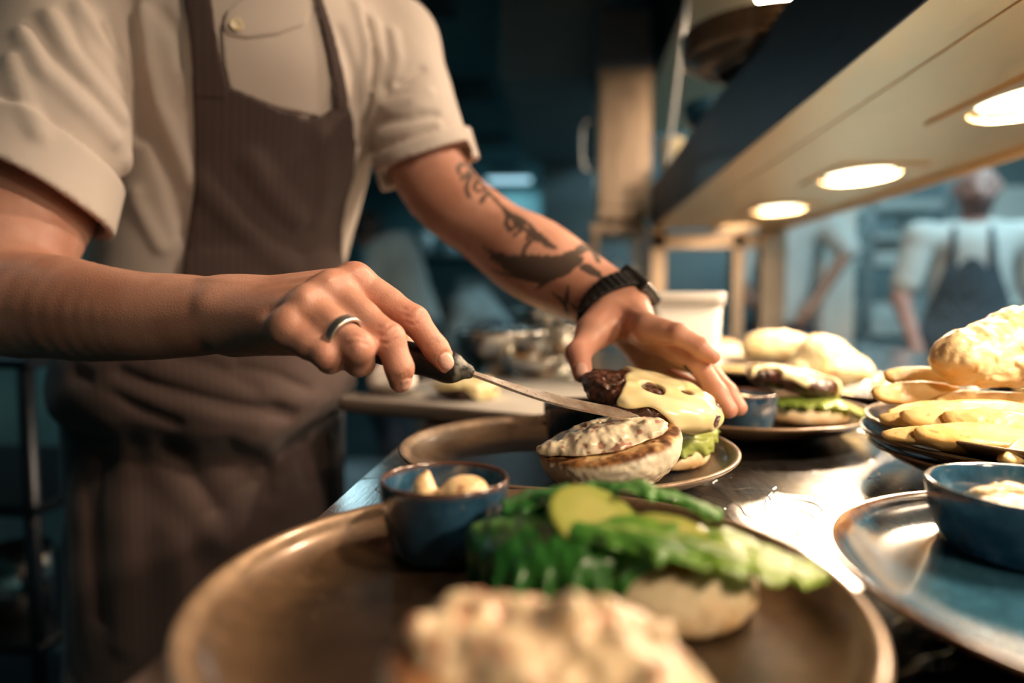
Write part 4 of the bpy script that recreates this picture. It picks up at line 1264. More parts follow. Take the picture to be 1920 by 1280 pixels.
class Loft:
    """upright body form: elliptical sections (z, cx, cy, half width, half depth)"""
    def __init__(s, rows, sm=60):
        r = np.array(rows, np.float32); r = r[np.argsort(r[:, 0])]
        zz = np.linspace(r[0, 0], r[-1, 0], 200)
        q = np.stack([np.interp(zz, r[:, 0], r[:, i]) for i in range(5)], 1)
        for _ in range(sm): q[1:-1, 1:] = (q[:-2, 1:] + 2 * q[1:-1, 1:] + q[2:, 1:]) / 4
        s.q = q.astype(np.float32); s.lo, s.hi = float(zz[0]), float(zz[-1])
    def uv(s, P):
        z = P[:, 2]
        g = [np.interp(z, s.q[:, 0], s.q[:, i]).astype(np.float32) for i in (1, 2, 3, 4)]
        dx = P[:, 0] - g[0]; dy = P[:, 1] - g[1]
        return dx * UAX[0] + dy * UAX[1], dx * NAX[0] + dy * NAX[1], g[2], g[3]
    def __call__(s, P):
        u, v, a, b = s.uv(P)
        k0 = np.sqrt((u / a) ** 2 + (v / b) ** 2) + 1e-6; k1 = np.sqrt((u / a ** 2) ** 2 + (v / b ** 2) ** 2) + 1e-6
        d = k0 * (k0 - 1) / k1
        return np.maximum(d, np.maximum(s.lo - P[:, 2], P[:, 2] - s.hi)).astype(np.float32)

# joints
SR, ER, WR = W(128, 30, .745), W(-50, 552, .585), W(422, 590, .503)
SL, EL, WL = W(735, 85, .955), W(912, 428, .855), W(1158, 572, .722)
torso_rows = [(.55, -.545, 1.00, .180, .14), (.80, -.54, .985, .185, .145), (.92, -.535, .98, .178, .135), (1.0, -.52, .96, .172, .13),
              (1.10, -.490, .935, .168, .128), (1.20, -.452, .905, .170, .128), (1.33, -.405, .865, .176, .125), (1.40, -.385, .85, .150, .10), (1.44, -.375, .84, .10, .07)]
NECK = f32((-.362, .825, 1.50)); HEAD = f32((-.315, .765, 1.62))

arms = Field()
# right arm (nearer the left edge of the photo)
arms.limb([SR, SR + (ER - SR) * .5, W(-35, 530, .592), W(120, 577, .558), W(250, 592, .532), W(345, 592, .520), W(400, 592, .511), W(445, 590, .504)], [.058, .055, .050, .0445, .0365, .0328, .0293, .0262])
arms.u(ell(W(402, 572, .489), (.0115, .009, .0105)), .008)                               # ulnar head
arms.groove([W(375, 520, .50), W(430, 528, .49), W(480, 535, .488)], .004, .0012)
arms.u(cone(W(58, 378, .650), W(25, 470, .612), .060, .052), .02)
# palm and metacarpals
MC = [(W(436, 566, .510), W(664, 530, .494), .0165, .0128), (W(436, 580, .505), W(619, 549, .474), .0165, .0128),
      (W(438, 600, .502), W(577, 577, .459), .0165, .0125), (W(442, 614, .500), W(541, 618, .449), .0165, .0120)]
for i, (a, b, r1, r2) in enumerate(MC): arms.u(cone(a, b, r1, r2), .011 if i else .018)
arms.u(cone(W(425, 592, .502), W(548, 600, .468), .0205, .0170), .010)
arms.u(cone(W(446, 618, .504), W(560, 625, .478), .0180, .016), .012)                      # heel of the hand, little-finger side
arms.u(cone(W(470, 600, .52), W(640, 590, .505), .019, .015), .016)                      # palm fill behind the knuckles
arms.u(cone(W(480, 585, .528), W(600, 610, .528), .018, .015), .014)                     # thumb base
for (p, r) in (((668, 519, .484), .0080), ((622, 533, .466), .0080), ((576, 562, .451), .0075), ((541, 604, .441), .0075)):
    arms.u(ell(W(*p), (r, r * .8, r)), .016)
for a, b in (((500, 545, .483), (664, 512, .478)), ((505, 560, .475), (616, 528, .458)), ((500, 580, .468), (570, 558, .443))):
    arms.groove([W(*a), W((a[0] + b[0]) / 2, (a[1] + b[1]) / 2, (a[2] + b[2]) / 2), W(*b)], .0045, .0022)
RF = {'index': [(664, 530, .494), (777, 600, .483), (817, 653, .483), (838, 683, .485)],
      'middle': [(619, 549, .474), (730, 634, .453), (749, 690, .452), (751, 714, .456)],
      'ring': [(577, 577, .459), (672, 650, .436), (674, 678, .452), (652, 670, .474)],
      'little': [(541, 618, .449), (612, 664, .434), (619, 674, .446), (600, 664, .468)],
      'thumb': [(600, 610, .528), (665, 632, .530), (722, 645, .522), (757, 646, .512)]}
RR = {'index': (.0126, .0103, .0090, .0080), 'middle': (.0126, .0105, .0094, .0082), 'ring': (.0122, .0106, .0098, .0085), 'little': (.0118, .0093, .0090, .008), 'thumb': (.0135, .0118, .0108, .0085)}
for pts in ([(585, 540, .47), (628, 520, .465), (655, 535, .46)], [(545, 570, .46), (585, 552, .452), (606, 570, .446)], [(510, 590, .452), (545, 582, .444), (565, 602, .436)]):
    arms.groove([W(*p) for p in pts], .0060, -.0016)
fing = {}
for k, pts in RF.items():
    g = Field(); q = [W(*p) for p in pts]; r = RR[k]
    for i in range(3): g.u(cone(q[i], q[i + 1], r[i] * .985, r[i + 1]), .004)
    g.u(cone(q[0], q[0] + (q[1] - q[0]) * .55, r[0] * 1.03, r[1] * 1.04), .006)
    fing[k] = g
    arms.u(g, .0052)
def finfold(P): pass
# webbing creases between the fingers
for pts, h in (([(640, 560, .452), (672, 592, .446), (705, 622, .440)], -.0016), ([(592, 590, .435), (625, 622, .428), (650, 650, .424)], -.0016), ([(690, 530, .470), (730, 570, .466), (752, 600, .462)], -.0014)):
    arms.groove([W(*p) for p in pts], .0035, h)

# left arm with the watch and tattoos
SM = W(808, 326, .890)
arms.limb([SL, SM, EL, W(1002, 487, .806), W(1080, 532, .762), W(1130, 558, .737), WL], [.052, .049, .0440, .0490, .0400, .0335, .0285])
WL2 = W(1170, 583, .706)
LMC = [(W(1172, 578, .706), W(1212, 615, .652), .0175, .0118), (W(1180, 585, .710), W(1228, 634, .668), .0170, .0118),
       (W(1178, 600, .716), W(1226, 655, .686), .0165, .0115), (W(1172, 612, .722), W(1212, 674, .704), .0165, .0112)]
arms.u(cone(WL, WL2, .0280, .0240), .015)
for a, b, r1, r2 in LMC: arms.u(cone(a, b, r1, r2), .012)
LFg = {'index': [(1212, 615, .652), (1270, 626, .632), (1313, 651, .626), (1336, 668, .624)],
      'middle': [(1228, 634, .668), (1310, 684, .640), (1345, 736, .628), (1366, 768, .622)],
      'ring': [(1226, 655, .686), (1325, 690, .668), (1364, 735, .655), (1385, 764, .648)],
      'little': [(1212, 674, .704), (1262, 706, .695), (1310, 730, .680), (1335, 745, .672)],
      'thumb': [(1146, 596, .690), (1112, 624, .668), (1084, 662, .640), (1092, 700, .618)]}
LRR = {'index': (.0118, .0098, .0086, .0070), 'middle': (.0118, .0100, .0092, .0080), 'ring': (.0115, .0098, .0088, .0078), 'little': (.0112, .0088, .0080, .007), 'thumb': (.0175, .0140, .0118, .0090)}
for k, pts in LFg.items():
    g = Field(); q = [W(*p) for p in pts]; r = LRR[k]
    for i in range(3): g.u(cone(q[i], q[i + 1], r[i] * .985, r[i + 1]), .004)
    g.u(cone(q[0], q[0] + (q[1] - q[0]) * .55, r[0] * 1.03, r[1] * 1.03), .006)
    arms.u(g, .012 if k == 'thumb' else .007)
arms.u(cone(W(1150, 600, .690), W(1198, 622, .672), .014, .0105), .014)                   # web between thumb and index
arms.u(cone(W(1142, 590, .700), W(1116, 622, .670), .019, .016), .014)
arms.u(cone(W(1170, 620, .712), W(1215, 668, .698), .0155, .013), .012)
arms.groove([W(1160, 572, .683), W(1190, 590, .66), W(1212, 604, .645)], .004, .0018)
arms.groove([W(1185, 572, .69), W(1215, 602, .66), W(1235, 622, .652)], .004, .0015)

# nails: (hit pixel, finger axis from -> to, half length, half width)
def nail(px, py, a, b, hl, hw, t0=.3):
    c = arms.march(px, py, t0)
    if c is None: return None
    ax = unit(W(*b) - W(*a)); vn = f32(c - CAM); vn /= np.linalg.norm(vn)
    nr = unit(-vn + ax * float(vn @ ax)); sd = np.cross(ax, nr)
    return (c, ax, sd, hl, hw)
nails = [n for n in (nail(838, 678, (817, 653, .483), (838, 683, .485), .0062, .0052), nail(762, 722, (749, 690, .452), (751, 716, .456), .0050, .0040),
                     nail(1089, 690, (1084, 662, .640), (1092, 702, .618), .0070, .0058, .45)) if n is not None]
def nail_k(P, n):
    q = P - n[0]
    return ((np.abs(q @ n[1]) / n[3]) ** 2.6 + (np.abs(q @ n[2]) / n[4]) ** 2.6) ** (1 / 2.6), np.sqrt((q * q).sum(1))
def nail_disp(P):
    d = np.zeros(len(P), np.float32)
    for n in nails:
        k, r = nail_k(P, n)
        near = r < .012
        d += np.where(near, .00075 * np.exp(-((k - 1.08) / .14) ** 2) - .0003 * (k < 1), 0)
    return d.astype(np.float32)

def hit(px, py, t0=.3):
    h = arms.march(px, py, t0); return None if h is None else f32(h)
def hits(pts, t0=.3): return [h for h in (hit(x, y, t0) for x, y in pts) if h is not None]
creases = []
for pts in ([(754, 577), (765, 582), (775, 578), (786, 566)], [(757, 590), (770, 597), (783, 593), (793, 580)], [(761, 603), (775, 610), (788, 604), (799, 592)],
            [(795, 650), (806, 640), (818, 634)], [(798, 655), (810, 645), (822, 640)],
            [(707, 612), (722, 616), (737, 606)], [(708, 626), (724, 631), (741, 619)], [(713, 641), (728, 645), (745, 634)],
            [(738, 708), (752, 705), (766, 698)], [(738, 713), (753, 711), (768, 704)],
            [(653, 632), (668, 628), (684, 634)], [(655, 645), (672, 640), (690, 646)]):
    h = hits(pts)
    if len(h) > 1: creases.append(h)
for c in creases: arms.groove(c, .0011, -.0010)
pads = [hit(770, 590), hit(727, 624)]

body = Field()
body.u(arms, 0)
body.ops = list(arms.ops)
body.disp(nail_disp)
core = Loft([(z, x, y, a - .022, b - .022) for (z, x, y, a, b) in torso_rows[2:]])
PEL = f32((-.54, .99, .88))
body.u(core, .02)
body.u(cone(SR, (-.43, .835, 1.40), .050, .055), .03).u(cone(SL, (-.36, .865, 1.42), .050, .055), .03)
body.u(cone((-.385, .85, 1.42), NECK, .058, .054), .03).u(cone(NECK, HEAD + f32((-.01, .02, -.04)), .054, .052), .02)
body.u(ell(HEAD + f32((0, 0, .02)), (.078, .096, .105)), .03)                    # skull
fd_ = unit((.45, -.80, -.40)); lat = unit(np.cross(fd_, (0, 0, 1))); upf = unit(np.cross(lat, fd_))
body.u(ell(HEAD + fd_ * .030 - upf * .055, (.050, .055, .052)), .03)              # jaw
body.u(cone(HEAD + fd_ * .088 + upf * .012, HEAD + fd_ * .112 - upf * .020, .009, .014), .012)   # nose
for s in (-1, 1):
    body.u(ell(HEAD + fd_ * .078 + lat * (.031 * s) + upf * .026, (.020, .014, .008)), .012)      # brow
    body.u(ell(HEAD + lat * (.080 * s) - upf * .005, (.012, .018, .030)), .008)                    # ear
    body.u(ell(HEAD + fd_ * .078 + lat * (.030 * s) + upf * .006, (.013,) * 3), .003)              # eye
body.u(ell(HEAD + fd_ * .092 - upf * .050, (.022, .012, .007)), .006)
HIPR, HIPL = f32((-.63, .945, .86)), f32((-.46, 1.045, .86))
for (h, kx, ky, fx, fy) in ((HIPR, -.645, .905, -.655, .93), (HIPL, -.44, 1.05, -.43, 1.13)):
    K = f32((kx, ky, .47)); A = f32((fx, fy, .09))
    body.u(cone(h, K, .078, .052), .04).u(cone(K, A, .055, .036), .03).u(cone(A + f32((0, 0, -.045)), A + f32((.10, -.13, -.055)), .034, .026), .02)
body.cut(plane((0, 0, .012), (0, 0, -1)), .002)

# tattoos: ink strokes laid along points on the arm
def ink(pts, w):
    out = []
    hs = [hit(x, y, .5) for x, y in pts]
    for (a, b, wa, wb) in zip(hs, hs[1:], w, w[1:]):
        if a is not None and b is not None: out.append(cone(a, b, wa, wb))
    return out
def W_(n, v): return [v] * n
inks = []
P1 = [(905, 463), (925, 478), (950, 492), (985, 502), (1020, 505), (1055, 498), (1078, 488), (1092, 482)]
inks += ink(P1, [.001, .004, .010, .0145, .0155, .013, .009, .002])
inks += ink([(905, 478), (935, 490), (960, 505)], [.0005, .003, .006]) + ink([(918, 505), (950, 515), (985, 520), (1010, 530)], [.0005, .002, .004, .001])
inks += ink([(1075, 495), (1050, 512), (1020, 530), (1005, 543)], [.005, .004, .003, .0008]) + ink([(1098, 500), (1118, 512), (1128, 520)], [.006, .005, .002])
inks += ink([(1060, 478), (1085, 472), (1100, 462), (1112, 470), (1122, 490)], [.004, .006, .007, .006, .003])
inks += ink([(1035, 548), (1052, 562), (1062, 580), (1066, 596)], [.001, .003, .003, .001]) + ink([(1066, 535), (1062, 562), (1058, 585)], [.0008, .0035, .001]) + ink([(1070, 568), (1080, 580), (1092, 592)], [.0008, .0025, .001])
SCR = [[(872, 318), (868, 308), (876, 300), (888, 302), (892, 314), (884, 322), (876, 328)], [(876, 300), (890, 305), (900, 318), (908, 330), (920, 345), (935, 362), (950, 378), (965, 392), (980, 402)],
       [(900, 318), (888, 330), (884, 348), (890, 362)], [(905, 330), (898, 345), (906, 352), (916, 348)], [(912, 372), (920, 358), (930, 356)],
       [(955, 385), (962, 398), (958, 412), (966, 424), (978, 418), (975, 405), (966, 400)], [(965, 392), (985, 400), (1000, 412), (1015, 428), (1020, 445)], [(980, 402), (992, 420), (1005, 432), (1012, 440)],
       [(975, 432), (985, 425), (990, 412)], [(998, 440), (1004, 430), (1018, 436), (1028, 446)], [(1020, 440), (1035, 452), (1050, 457)], [(1008, 440), (996, 455), (990, 470)], [(1018, 430), (1030, 440), (1042, 452)]]
for q in SCR: inks += ink([(x - 10, y + 7) for x, y in q], W_(len(q), .0029))
inks += ink([(1286, 690), (1295, 700)], [.003, .0025])
ink_c = np.array([0.0, 0, 0])
def skin_col(P):
    n = fbm(P, 28, 3); n2 = fbm(P + 5, 120, 2)
    c = mixv((.60, .315, .225), (.50, .235, .155), ss(-.4, .5, n))
    c = c * (1 + .07 * n2[:, None])
    red = np.zeros(len(P), np.float32)
    for (pp, R_) in (((777, 600, .483), .016), ((730, 634, .453), .016), ((672, 650, .436), .016), ((616, 668, .432), .015), ((838, 690, .485), .013), ((751, 722, .456), .013),
                     ((664, 522, .49), .018), ((1336, 668, .624), .014), ((1366, 768, .622), .016), ((1385, 764, .648), .016), ((1092, 700, .618), .018), ((1084, 662, .64), .018), ((1150, 620, .69), .03)):
        q = P - f32(W(*pp)); red = np.maximum(red, np.exp(-(q * q).sum(1) / R_ ** 2))
    c = mixv0(c, (.68, .29, .22), red * .5)
    for n_ in nails:
        k, r = nail_k(P, n_)
        m = (r < .011) * ss(1.06, .94, k)
        c = mixv0(c, (.74, .46, .38), m * .8)
    c = mixv0(c, (.76, .60, .52), 0 * red)
    near = P[:, 0] > -.2
    d = np.full(len(P), 1.0, np.float32)
    Q = P[near]
    dd = np.full(len(Q), 1.0, np.float32)
    for g in inks: dd = np.minimum(dd, g(Q))
    dd += .0009 * vnoise(Q, 420)
    d[near] = dd
    c = mixv0(c, (.028, .030, .026), ss(.0007, -.0007, d) * .90)
    # hair, lips, eyes (head)
    hd = P - HEAD
    top = ss(.02, .045, hd @ upf - .45 * (hd @ fd_)) * (P[:, 2] > 1.52)
    c = mixv0(c, (.035, .02, .012), top)
    for s in (-1, 1):
        q = P - (HEAD + fd_ * .090 + lat * (.030 * s) + upf * .006); r = np.sqrt((q * q).sum(1))
        c = mixv0(c, (.85, .82, .78), ss(.012, .009, r)); c = mixv0(c, (.05, .03, .02), ss(.0055, .0045, r))
    return np.clip(c, 0, 1)
def skin_mat():
    m, nt, bs = newmat('skin')
    c = attr(nt, 'col', False); nt.links.new(c, bs.inputs['Base Color'])
    v = coord(nt)
    bs.inputs['Subsurface Weight'].default_value = .22; bs.inputs['Subsurface Radius'].default_value = (1, .35, .18); bs.inputs['Subsurface Scale'].default_value = .006
    bs.inputs['Roughness'].default_value = .44; bs.inputs['Specular IOR Level'].default_value = .45
    vo = N(nt, 'ShaderNodeTexVoronoi'); vo.inputs['Scale'].default_value = 620; nt.links.new(v, vo.inputs['Vector'])
    n1 = noise(nt, coord(nt, 'Object', (1, 1.6, 1)), 230, 5, .7)
    b1 = bump(nt, bs, vo.outputs['Distance'], .22, .0006)
    bump(nt, bs, n1, .22, .0008, b1)
    return m
M_skin = skin_mat()
COOK = empty('person', (-.54, .99, 0))
tag(COOK, 'cook in short-sleeved cream jacket and brown apron leaning over the counter with a knife', 'person')
hf = .0011
ax = [axis(-.76, .20, .0042, -.245, .178, hf), axis(.41, 1.21, .0042, .418, .735, hf), axis(.0, 1.78, .0044, .938, 1.092, hf)]
bo = solid('body', body, None, None, None, M_skin, None, attrs={'col': skin_col}, axes=ax); attach(bo, COOK)

# ---- jacket
M_shirt = None
def cloth_mat(name, c, c2=None, nscale=900, rough=.85, stripes=None, bstr=.15, fold=9, fstr=.12):
    m, nt, bs = newmat(name)
    v = coord(nt)
    f = noise(nt, v, 12, 4)
    c2 = c2 or tuple(x * .9 for x in c)
    col = ramp(nt, f, [(.3, c2), (.7, c)])
    if stripes:
        mp = N(nt, 'ShaderNodeMapping'); nt.links.new(v, mp.inputs[0]); mp.inputs['Rotation'].default_value = (0, 0, -math.atan2(UAX[1], UAX[0]))
        w = N(nt, 'ShaderNodeTexWave', wave_type='BANDS', bands_direction='X'); w.inputs['Scale'].default_value = stripes; w.inputs['Distortion'].default_value = .5; w.inputs['Detail'].default_value = 2; w.inputs['Detail Scale'].default_value = 1.0
        nt.links.new(mp.outputs[0], w.inputs['Vector'])
        col = mixc(nt, ramp(nt, w.outputs['Fac'], [(.45, (.0,) * 3), (.75, (.30,) * 3)]), col, tuple(x * .35 for x in c))
    nt.links.new(col, bs.inputs['Base Color'])
    bs.inputs['Roughness'].default_value = rough; bs.inputs['Sheen Weight'].default_value = .15
    b1 = bump(nt, bs, noise(nt, v, fold, 4, .5), fstr, .006)
    bump(nt, bs, noise(nt, v, nscale, 2), bstr, .0006, b1)
    return m
M_shirt = cloth_mat('cream_cotton', (.72, .62, .54), (.68, .585, .51))
M_apron = cloth_mat('brown_apron', (.085, .053, .046), (.068, .041, .036), stripes=34)
M_trouser = cloth_mat('navy_trousers', (.03, .04, .06), fstr=.6)

torso = Loft(torso_rows)
def torso_base():
    f = Field()
    f.u(torso, 0)
    f.u(cone(SR + f32((.01, 0, .004)), (-.43, .84, 1.395), .062, .060), .05).u(cone(SL, (-.37, .862, 1.405), .058, .060), .05)
    f.u(cone((-.40, .85, 1.40), NECK - f32((0, 0, .045)), .075, .060), .04)
    return f
cR1, cR2 = W(96, 245, .672), W(62, 338, .648)
dR = unit(cR2 - cR1)
nR = unit((-.389, -.475, -1)); cP = f32((cR2[0], cR2[1], 1.158))
cL1, cL2 = W(786, 255, .905), W(806, 328, .882)
nL = unit((.311, .18, -1))
shirt = torso_base()
shirt.cut(plane((0, 0, .86), (0, 0, -1)), .002)
shirt.u(Field().u(cone(SR, cR1, .070, .0735)).cut(plane(cP - nR * .02, nR), .003), .012)
shirt.u(Field().u(cone(SL, cL1, .060, .0600)).cut(plane(cL2 - nL * .015, nL), .003), .030)
# turned-back cuffs
cuff = Field().u(cone(cR1 - dR * .004, cR2 + dR * .08, .0790, .0820), 0).cut(plane(cP, nR), .003).cut(plane(cP - nR * .053, -nR), .004)
shirt.u(cuff, .0025)
cuff2 = Field().u(cone(cL1 - nL * .01, cL2 + nL * .06, .0680, .0690), 0).cut(plane(cL2 , nL), .003).cut(plane(cL2 - nL * .044, -nL), .003)
shirt.u(cuff2, .0025)
# hollow openings
shirt.sub(Field().u(cone(cR2 - dR * .10, cR2 + dR * .12, .0705, .0745)).cut(plane(cP - nR * .030, -nR), .004), .002)
shirt.sub(Field().u(cone(cL2 - nL * .10, cL2 + nL * .12, .0600, .0620)).cut(plane(cL2 - nL * .025, -nL), .004), .002)
# neck opening
shirt.sub(cone(NECK - f32((.0, .0, .03)), NECK + f32((.03, -.04, .08)), .060, .075), .003)
base_sh = Field(); base_sh.ops = list(shirt.ops)
def fold(fld, src, pts, w, h):
    q = []
    for (x, y) in pts:
        p = src.march(x, y, .45)
        if p is not None: q.append(f32(p))
    if len(q) > 1: fld.groove(q, w, h)
for pts, w, h in [  # (photo polyline, half width, height)
        ([(95, 30), (130, 95), (175, 150), (232, 215)], .0085, .0075), ([(40, 60), (85, 135), (150, 195), (215, 262)], .0085, .0070), ([(20, 110), (45, 190), (75, 250)], .008, .0065),
        ([(150, 10), (190, 75), (235, 130)], .007, .0060), ([(60, 40), (105, 115), (160, 165), (225, 240)], .006, -.0050), ([(120, 20), (155, 95), (205, 150), (240, 190)], .006, -.0050),
        ([(238, 0), (250, 80), (255, 160), (258, 250)], .008, -.0170), ([(262, 20), (275, 110), (300, 200), (345, 300), (362, 345)], .009, .0070), ([(300, 20), (335, 70), (345, 120)], .008, -.0050),
        ([(262, 180), (285, 260), (320, 350), (345, 440)], .009, -.0055), ([(240, 300), (250, 370), (300, 460)], .010, .0050),
        ([(668, 10), (690, 90), (685, 170), (660, 250), (650, 330)], .008, .0065), ([(700, 40), (715, 110), (708, 190), (680, 270), (660, 345)], .0075, .0065), ([(683, 30), (700, 110), (695, 190), (668, 270)], .005, -.005),
        ([(640, 60), (665, 150), (672, 230)], .007, -.0045), ([(735, 60), (745, 110), (735, 160)], .007, .005),
        ([(722, 200), (770, 190), (805, 172)], .006, .005), ([(712, 232), (770, 222), (815, 215)], .006, -.005), ([(715, 262), (770, 246), (820, 232)], .006, .0045), ([(722, 165), (760, 150), (790, 130)], .006, -.0045),
        ([(470, 95), (472, 150), (480, 180)], .004, -.002), ([(500, 90), (505, 140)], .004, -.002), ([(540, 85), (540, 130)], .004, .002), ([(430, 170), (520, 190), (600, 200)], .01, -.003)]:
    fold(shirt, base_sh, pts, w, h * (1.35 if pts[0][0] > 600 else 1.1))
shirt.disp(lambda P: .0022 * fbm(P, 11, 2))
LOJ, HIJ = (-.75, .55, .85), (-.05, 1.12, 1.52)
so_ = solid('jacket', shirt, LOJ, HIJ, .0036, M_shirt, None, slack=1.7, pad=.01); attach(so_, COOK)

def plane_uv(P):
    q = P - f32((-.45, .9, 1.1)); return q @ UAX, P[:, 2]
def poly2d(pts):
    A = np.array(pts, np.float32)
    def fn(P):
        u, z = plane_uv(P); d = np.full(len(P), 1e9, np.float32); s = np.ones(len(P), np.float32)
        n = len(A)
        for i in range(n):
            a = A[i]; b = A[i - 1]; e = b - a
            wx = u - a[0]; wz = z - a[1]
            t = np.clip((wx * e[0] + wz * e[1]) / float(e @ e + 1e-12), 0, 1)
            bx = wx - e[0] * t; bz = wz - e[1] * t
            d = np.minimum(d, bx * bx + bz * bz)
            c1 = z >= a[1]; c2 = z < b[1]; c3 = e[0] * wz > e[1] * wx
            fl = (c1 & c2 & c3) | (~c1 & ~c2 & ~c3)
            s = np.where(fl, -s, s)
        return s * np.sqrt(d)
    return fn
smooth_sh = torso_base()
def region(px):
    out = []
    for (x, y) in px:
        p = smooth_sh.march(x, y, .45)
        if p is None: p = W(x, y, .84)
        u, z = plane_uv(f32(p)[None]); out.append((float(u[0]), float(z[0])))
    return out
def front(P): return -( (P - f32((-.45, .9, 1.1))) @ NAX ) + .0      # <0 on the chest side
shirt_d = shirt
def layer(reg, off, th, src=None):
    f = Field(); src = src or shirt; pf = poly2d(reg)
    def fn(P):
        d = src.ev(P)
        e = smax(d - off, -(d - off + th), .0005)
        e = smax(e, pf(P), .0025)
        return np.maximum(e, front(P)).astype(np.float32)
    f.u(fn, 0); return f
# placket panels and button
r1 = region([(590, -12), (575, 0), (600, 40), (618, 90), (622, 140), (616, 190), (600, 222), (520, 205), (430, 172), (418, 120), (415, 70), (416, 45), (424, 22), (442, 6), (470, -12)])
pl = solid('front_flap', layer(r1, .0030, .0045, base_sh), (-.52, .66, 1.20), (-.18, .86, 1.46), .0024, M_shirt, None, slack=2.2, pad=.012); attach(pl, COOK)
r2 = region([(585, -12), (588, 10), (572, 50), (520, 68), (460, 76), (424, 68), (417, 50), (424, 22), (442, 6), (470, -12)])
pl2 = solid('collar_flap', layer(r2, .0055, .0045, base_sh), (-.52, .66, 1.20), (-.18, .86, 1.46), .0022, M_shirt, None, slack=2.2, pad=.012); attach(pl2, COOK)
bp = base_sh.march(442, 50, .45); bp = f32(bp) + NAX * .006
vs, fs = lathe(chaikin([(0, 0), (.0062, 0), (.0070, .0012), (.0062, .0026), (.0048, .0018), (0, .0016)], 1), 28)
R_b = Vector(NAX).to_track_quat('Z', 'Y').to_matrix()
vs = [tuple(Vector(bp) + R_b @ Vector(v)) for v in vs]
attach(mesh_obj('button', vs, fs, simple('bone_button', (.78, .66, .42), .35), None), COOK)

# ---- apron: bib with straps, bloused waist, skirt
def apron_rows(r):
    out = []
    for (z, x, y, a, b) in r: out.append((z, x, y, a + .004, b + .004))
    return out
ap_loft = Loft([(.32, -.555, 1.01, .205, .175), (.55, -.548, 1.0, .195, .165), (.78, -.54, .985, .188, .156), (.862, -.535, .98, .178, .140), (.885, -.535, .978, .184, .150), (.905, -.533, .975, .200, .186), (.935, -.53, .972, .203, .192), (.975, -.525, .965, .195, .178), (1.02, -.510, .955, .184, .148), (1.10, -.488, .934, .170, .130)], 8)
shirt_nosleeve = Field().u(torso, 0)
apbase = Field()
def apb(P):
    Q = P.copy(); u = (P - f32((-.5, .95, 1))) @ UAX
    Q[:, 2] = P[:, 2] + .035 * np.exp(-((u - .02) / .09) ** 2) * ss(1.06, .96, P[:, 2])
    return smin(ap_loft(Q), np.where(P[:, 2] > .98, shirt_nosleeve.ev(P), .5).astype(np.float32), .02)
apbase.u(apb, 0)
apf = Field(); apf.ops = list(apbase.ops)
for pts, w, h in [([(372, 335), (430, 400), (500, 470), (540, 500)], .009, .010), ([(470, 300), (510, 360), (560, 410)], .009, .010), ([(420, 330), (470, 400), (520, 440)], .007, -.008), ([(374, 330), (363, 400), (355, 500)], .0028, -.0035), ([(600, 250), (610, 330), (590, 410)], .008, .005),
                  ([(560, 300), (580, 380), (560, 470)], .007, -.005), ([(640, 420), (610, 440), (585, 445)], .006, -.006),
                  ([(230, 700), (330, 735), (430, 760), (540, 775)], .007, -.010), ([(300, 690), (400, 715), (500, 745), (580, 750)], .007, .008), ([(190, 715), (290, 745), (390, 775), (480, 795)], .006, .007),
                  ([(330, 672), (400, 690), (470, 730), (520, 760)], .007, -.008), ([(150, 700), (200, 720), (260, 760), (330, 790)], .007, -.008), ([(450, 690), (520, 705), (570, 730)], .006, -.006), ([(500, 735), (560, 750), (600, 745)], .006, .006),
                  ([(285, 815), (300, 870), (350, 930), (410, 1010)], .011, .012), ([(365, 825), (400, 870), (440, 920), (450, 970)], .010, .010), ([(320, 830), (350, 880), (400, 950)], .008, -.008), ([(430, 830), (480, 870), (500, 920)], .009, -.009),
                  ([(500, 830), (530, 880), (520, 950)], .010, .009), ([(220, 800), (240, 900), (250, 1050), (240, 1200)], .012, .010), ([(170, 820), (180, 950), (190, 1150)], .010, -.009), ([(560, 830), (570, 900)], .008, -.006), ([(330, 1000), (340, 1120), (330, 1260)], .013, .010), ([(450, 1000), (460, 1100)], .012, .010)]:
    fold(apf, apbase, pts, w * 1.5, h)
bib = region([(360, 140), (425, 162), (520, 203), (572, 221), (600, 220), (628, 198), (650, 188), (662, 230), (667, 275), (662, 330), (648, 380), (640, 430), (640, 520), (660, 700)])
bib = bib + [(.30, .95), (.30, .25), (-.34, .25), (-.34, .98)] + region([(300, 585), (340, 520), (352, 440), (366, 340), (364, 240)])
apron = Field(); pfb = poly2d(bib)
def apr(P):
    d = apf.ev(P); t = ss(1.10, 1.00, P[:, 2]) * .0
    s = shirt_nosleeve.ev(P)
    d2 = smin(d, s, .0)
    e = smax(d2 - .0070, -(d2 + .010), .001)
    e = smax(e, pfb(P), .003)
    fr = (P - f32((-.54, .98, .9))) @ NAX
    return np.maximum(e, -(fr + .06 - .10 * ss(.90, .84, P[:, 2]) * ss(-.02, -.10, (P - f32((-.54, .98, .9))) @ UAX))).astype(np.float32)
apron.u(apr, 0)
apron.disp(lambda P: .0020 * fbm(P + 3, 14, 2) * ss(1.12, 1.0, P[:, 2]))
apron.cut(plane((0, 0, .34), (0, 0, -1)), 0)
ao = solid('apron', apron, (-.80, .72, .32), (-.26, 1.18, 1.40), .0038, M_apron, None, slack=2.0, pad=.014); attach(ao, COOK)
for i, px in enumerate(([(343, -14), (395, -14), (404, 60), (414, 110), (427, 175), (425, 190), (362, 190), (360, 140), (354, 60)], [(581, -14), (598, -14), (625, 70), (640, 130), (652, 190), (650, 212), (628, 212), (622, 170), (608, 90)])):
    s_ = solid('apron_strap', layer(region(px), .0082, .0045, base_sh), (-.60, .64, 1.15), (-.15, .95, 1.46), .0026, M_apron, None, slack=2.2, pad=.014); attach(s_, COOK)
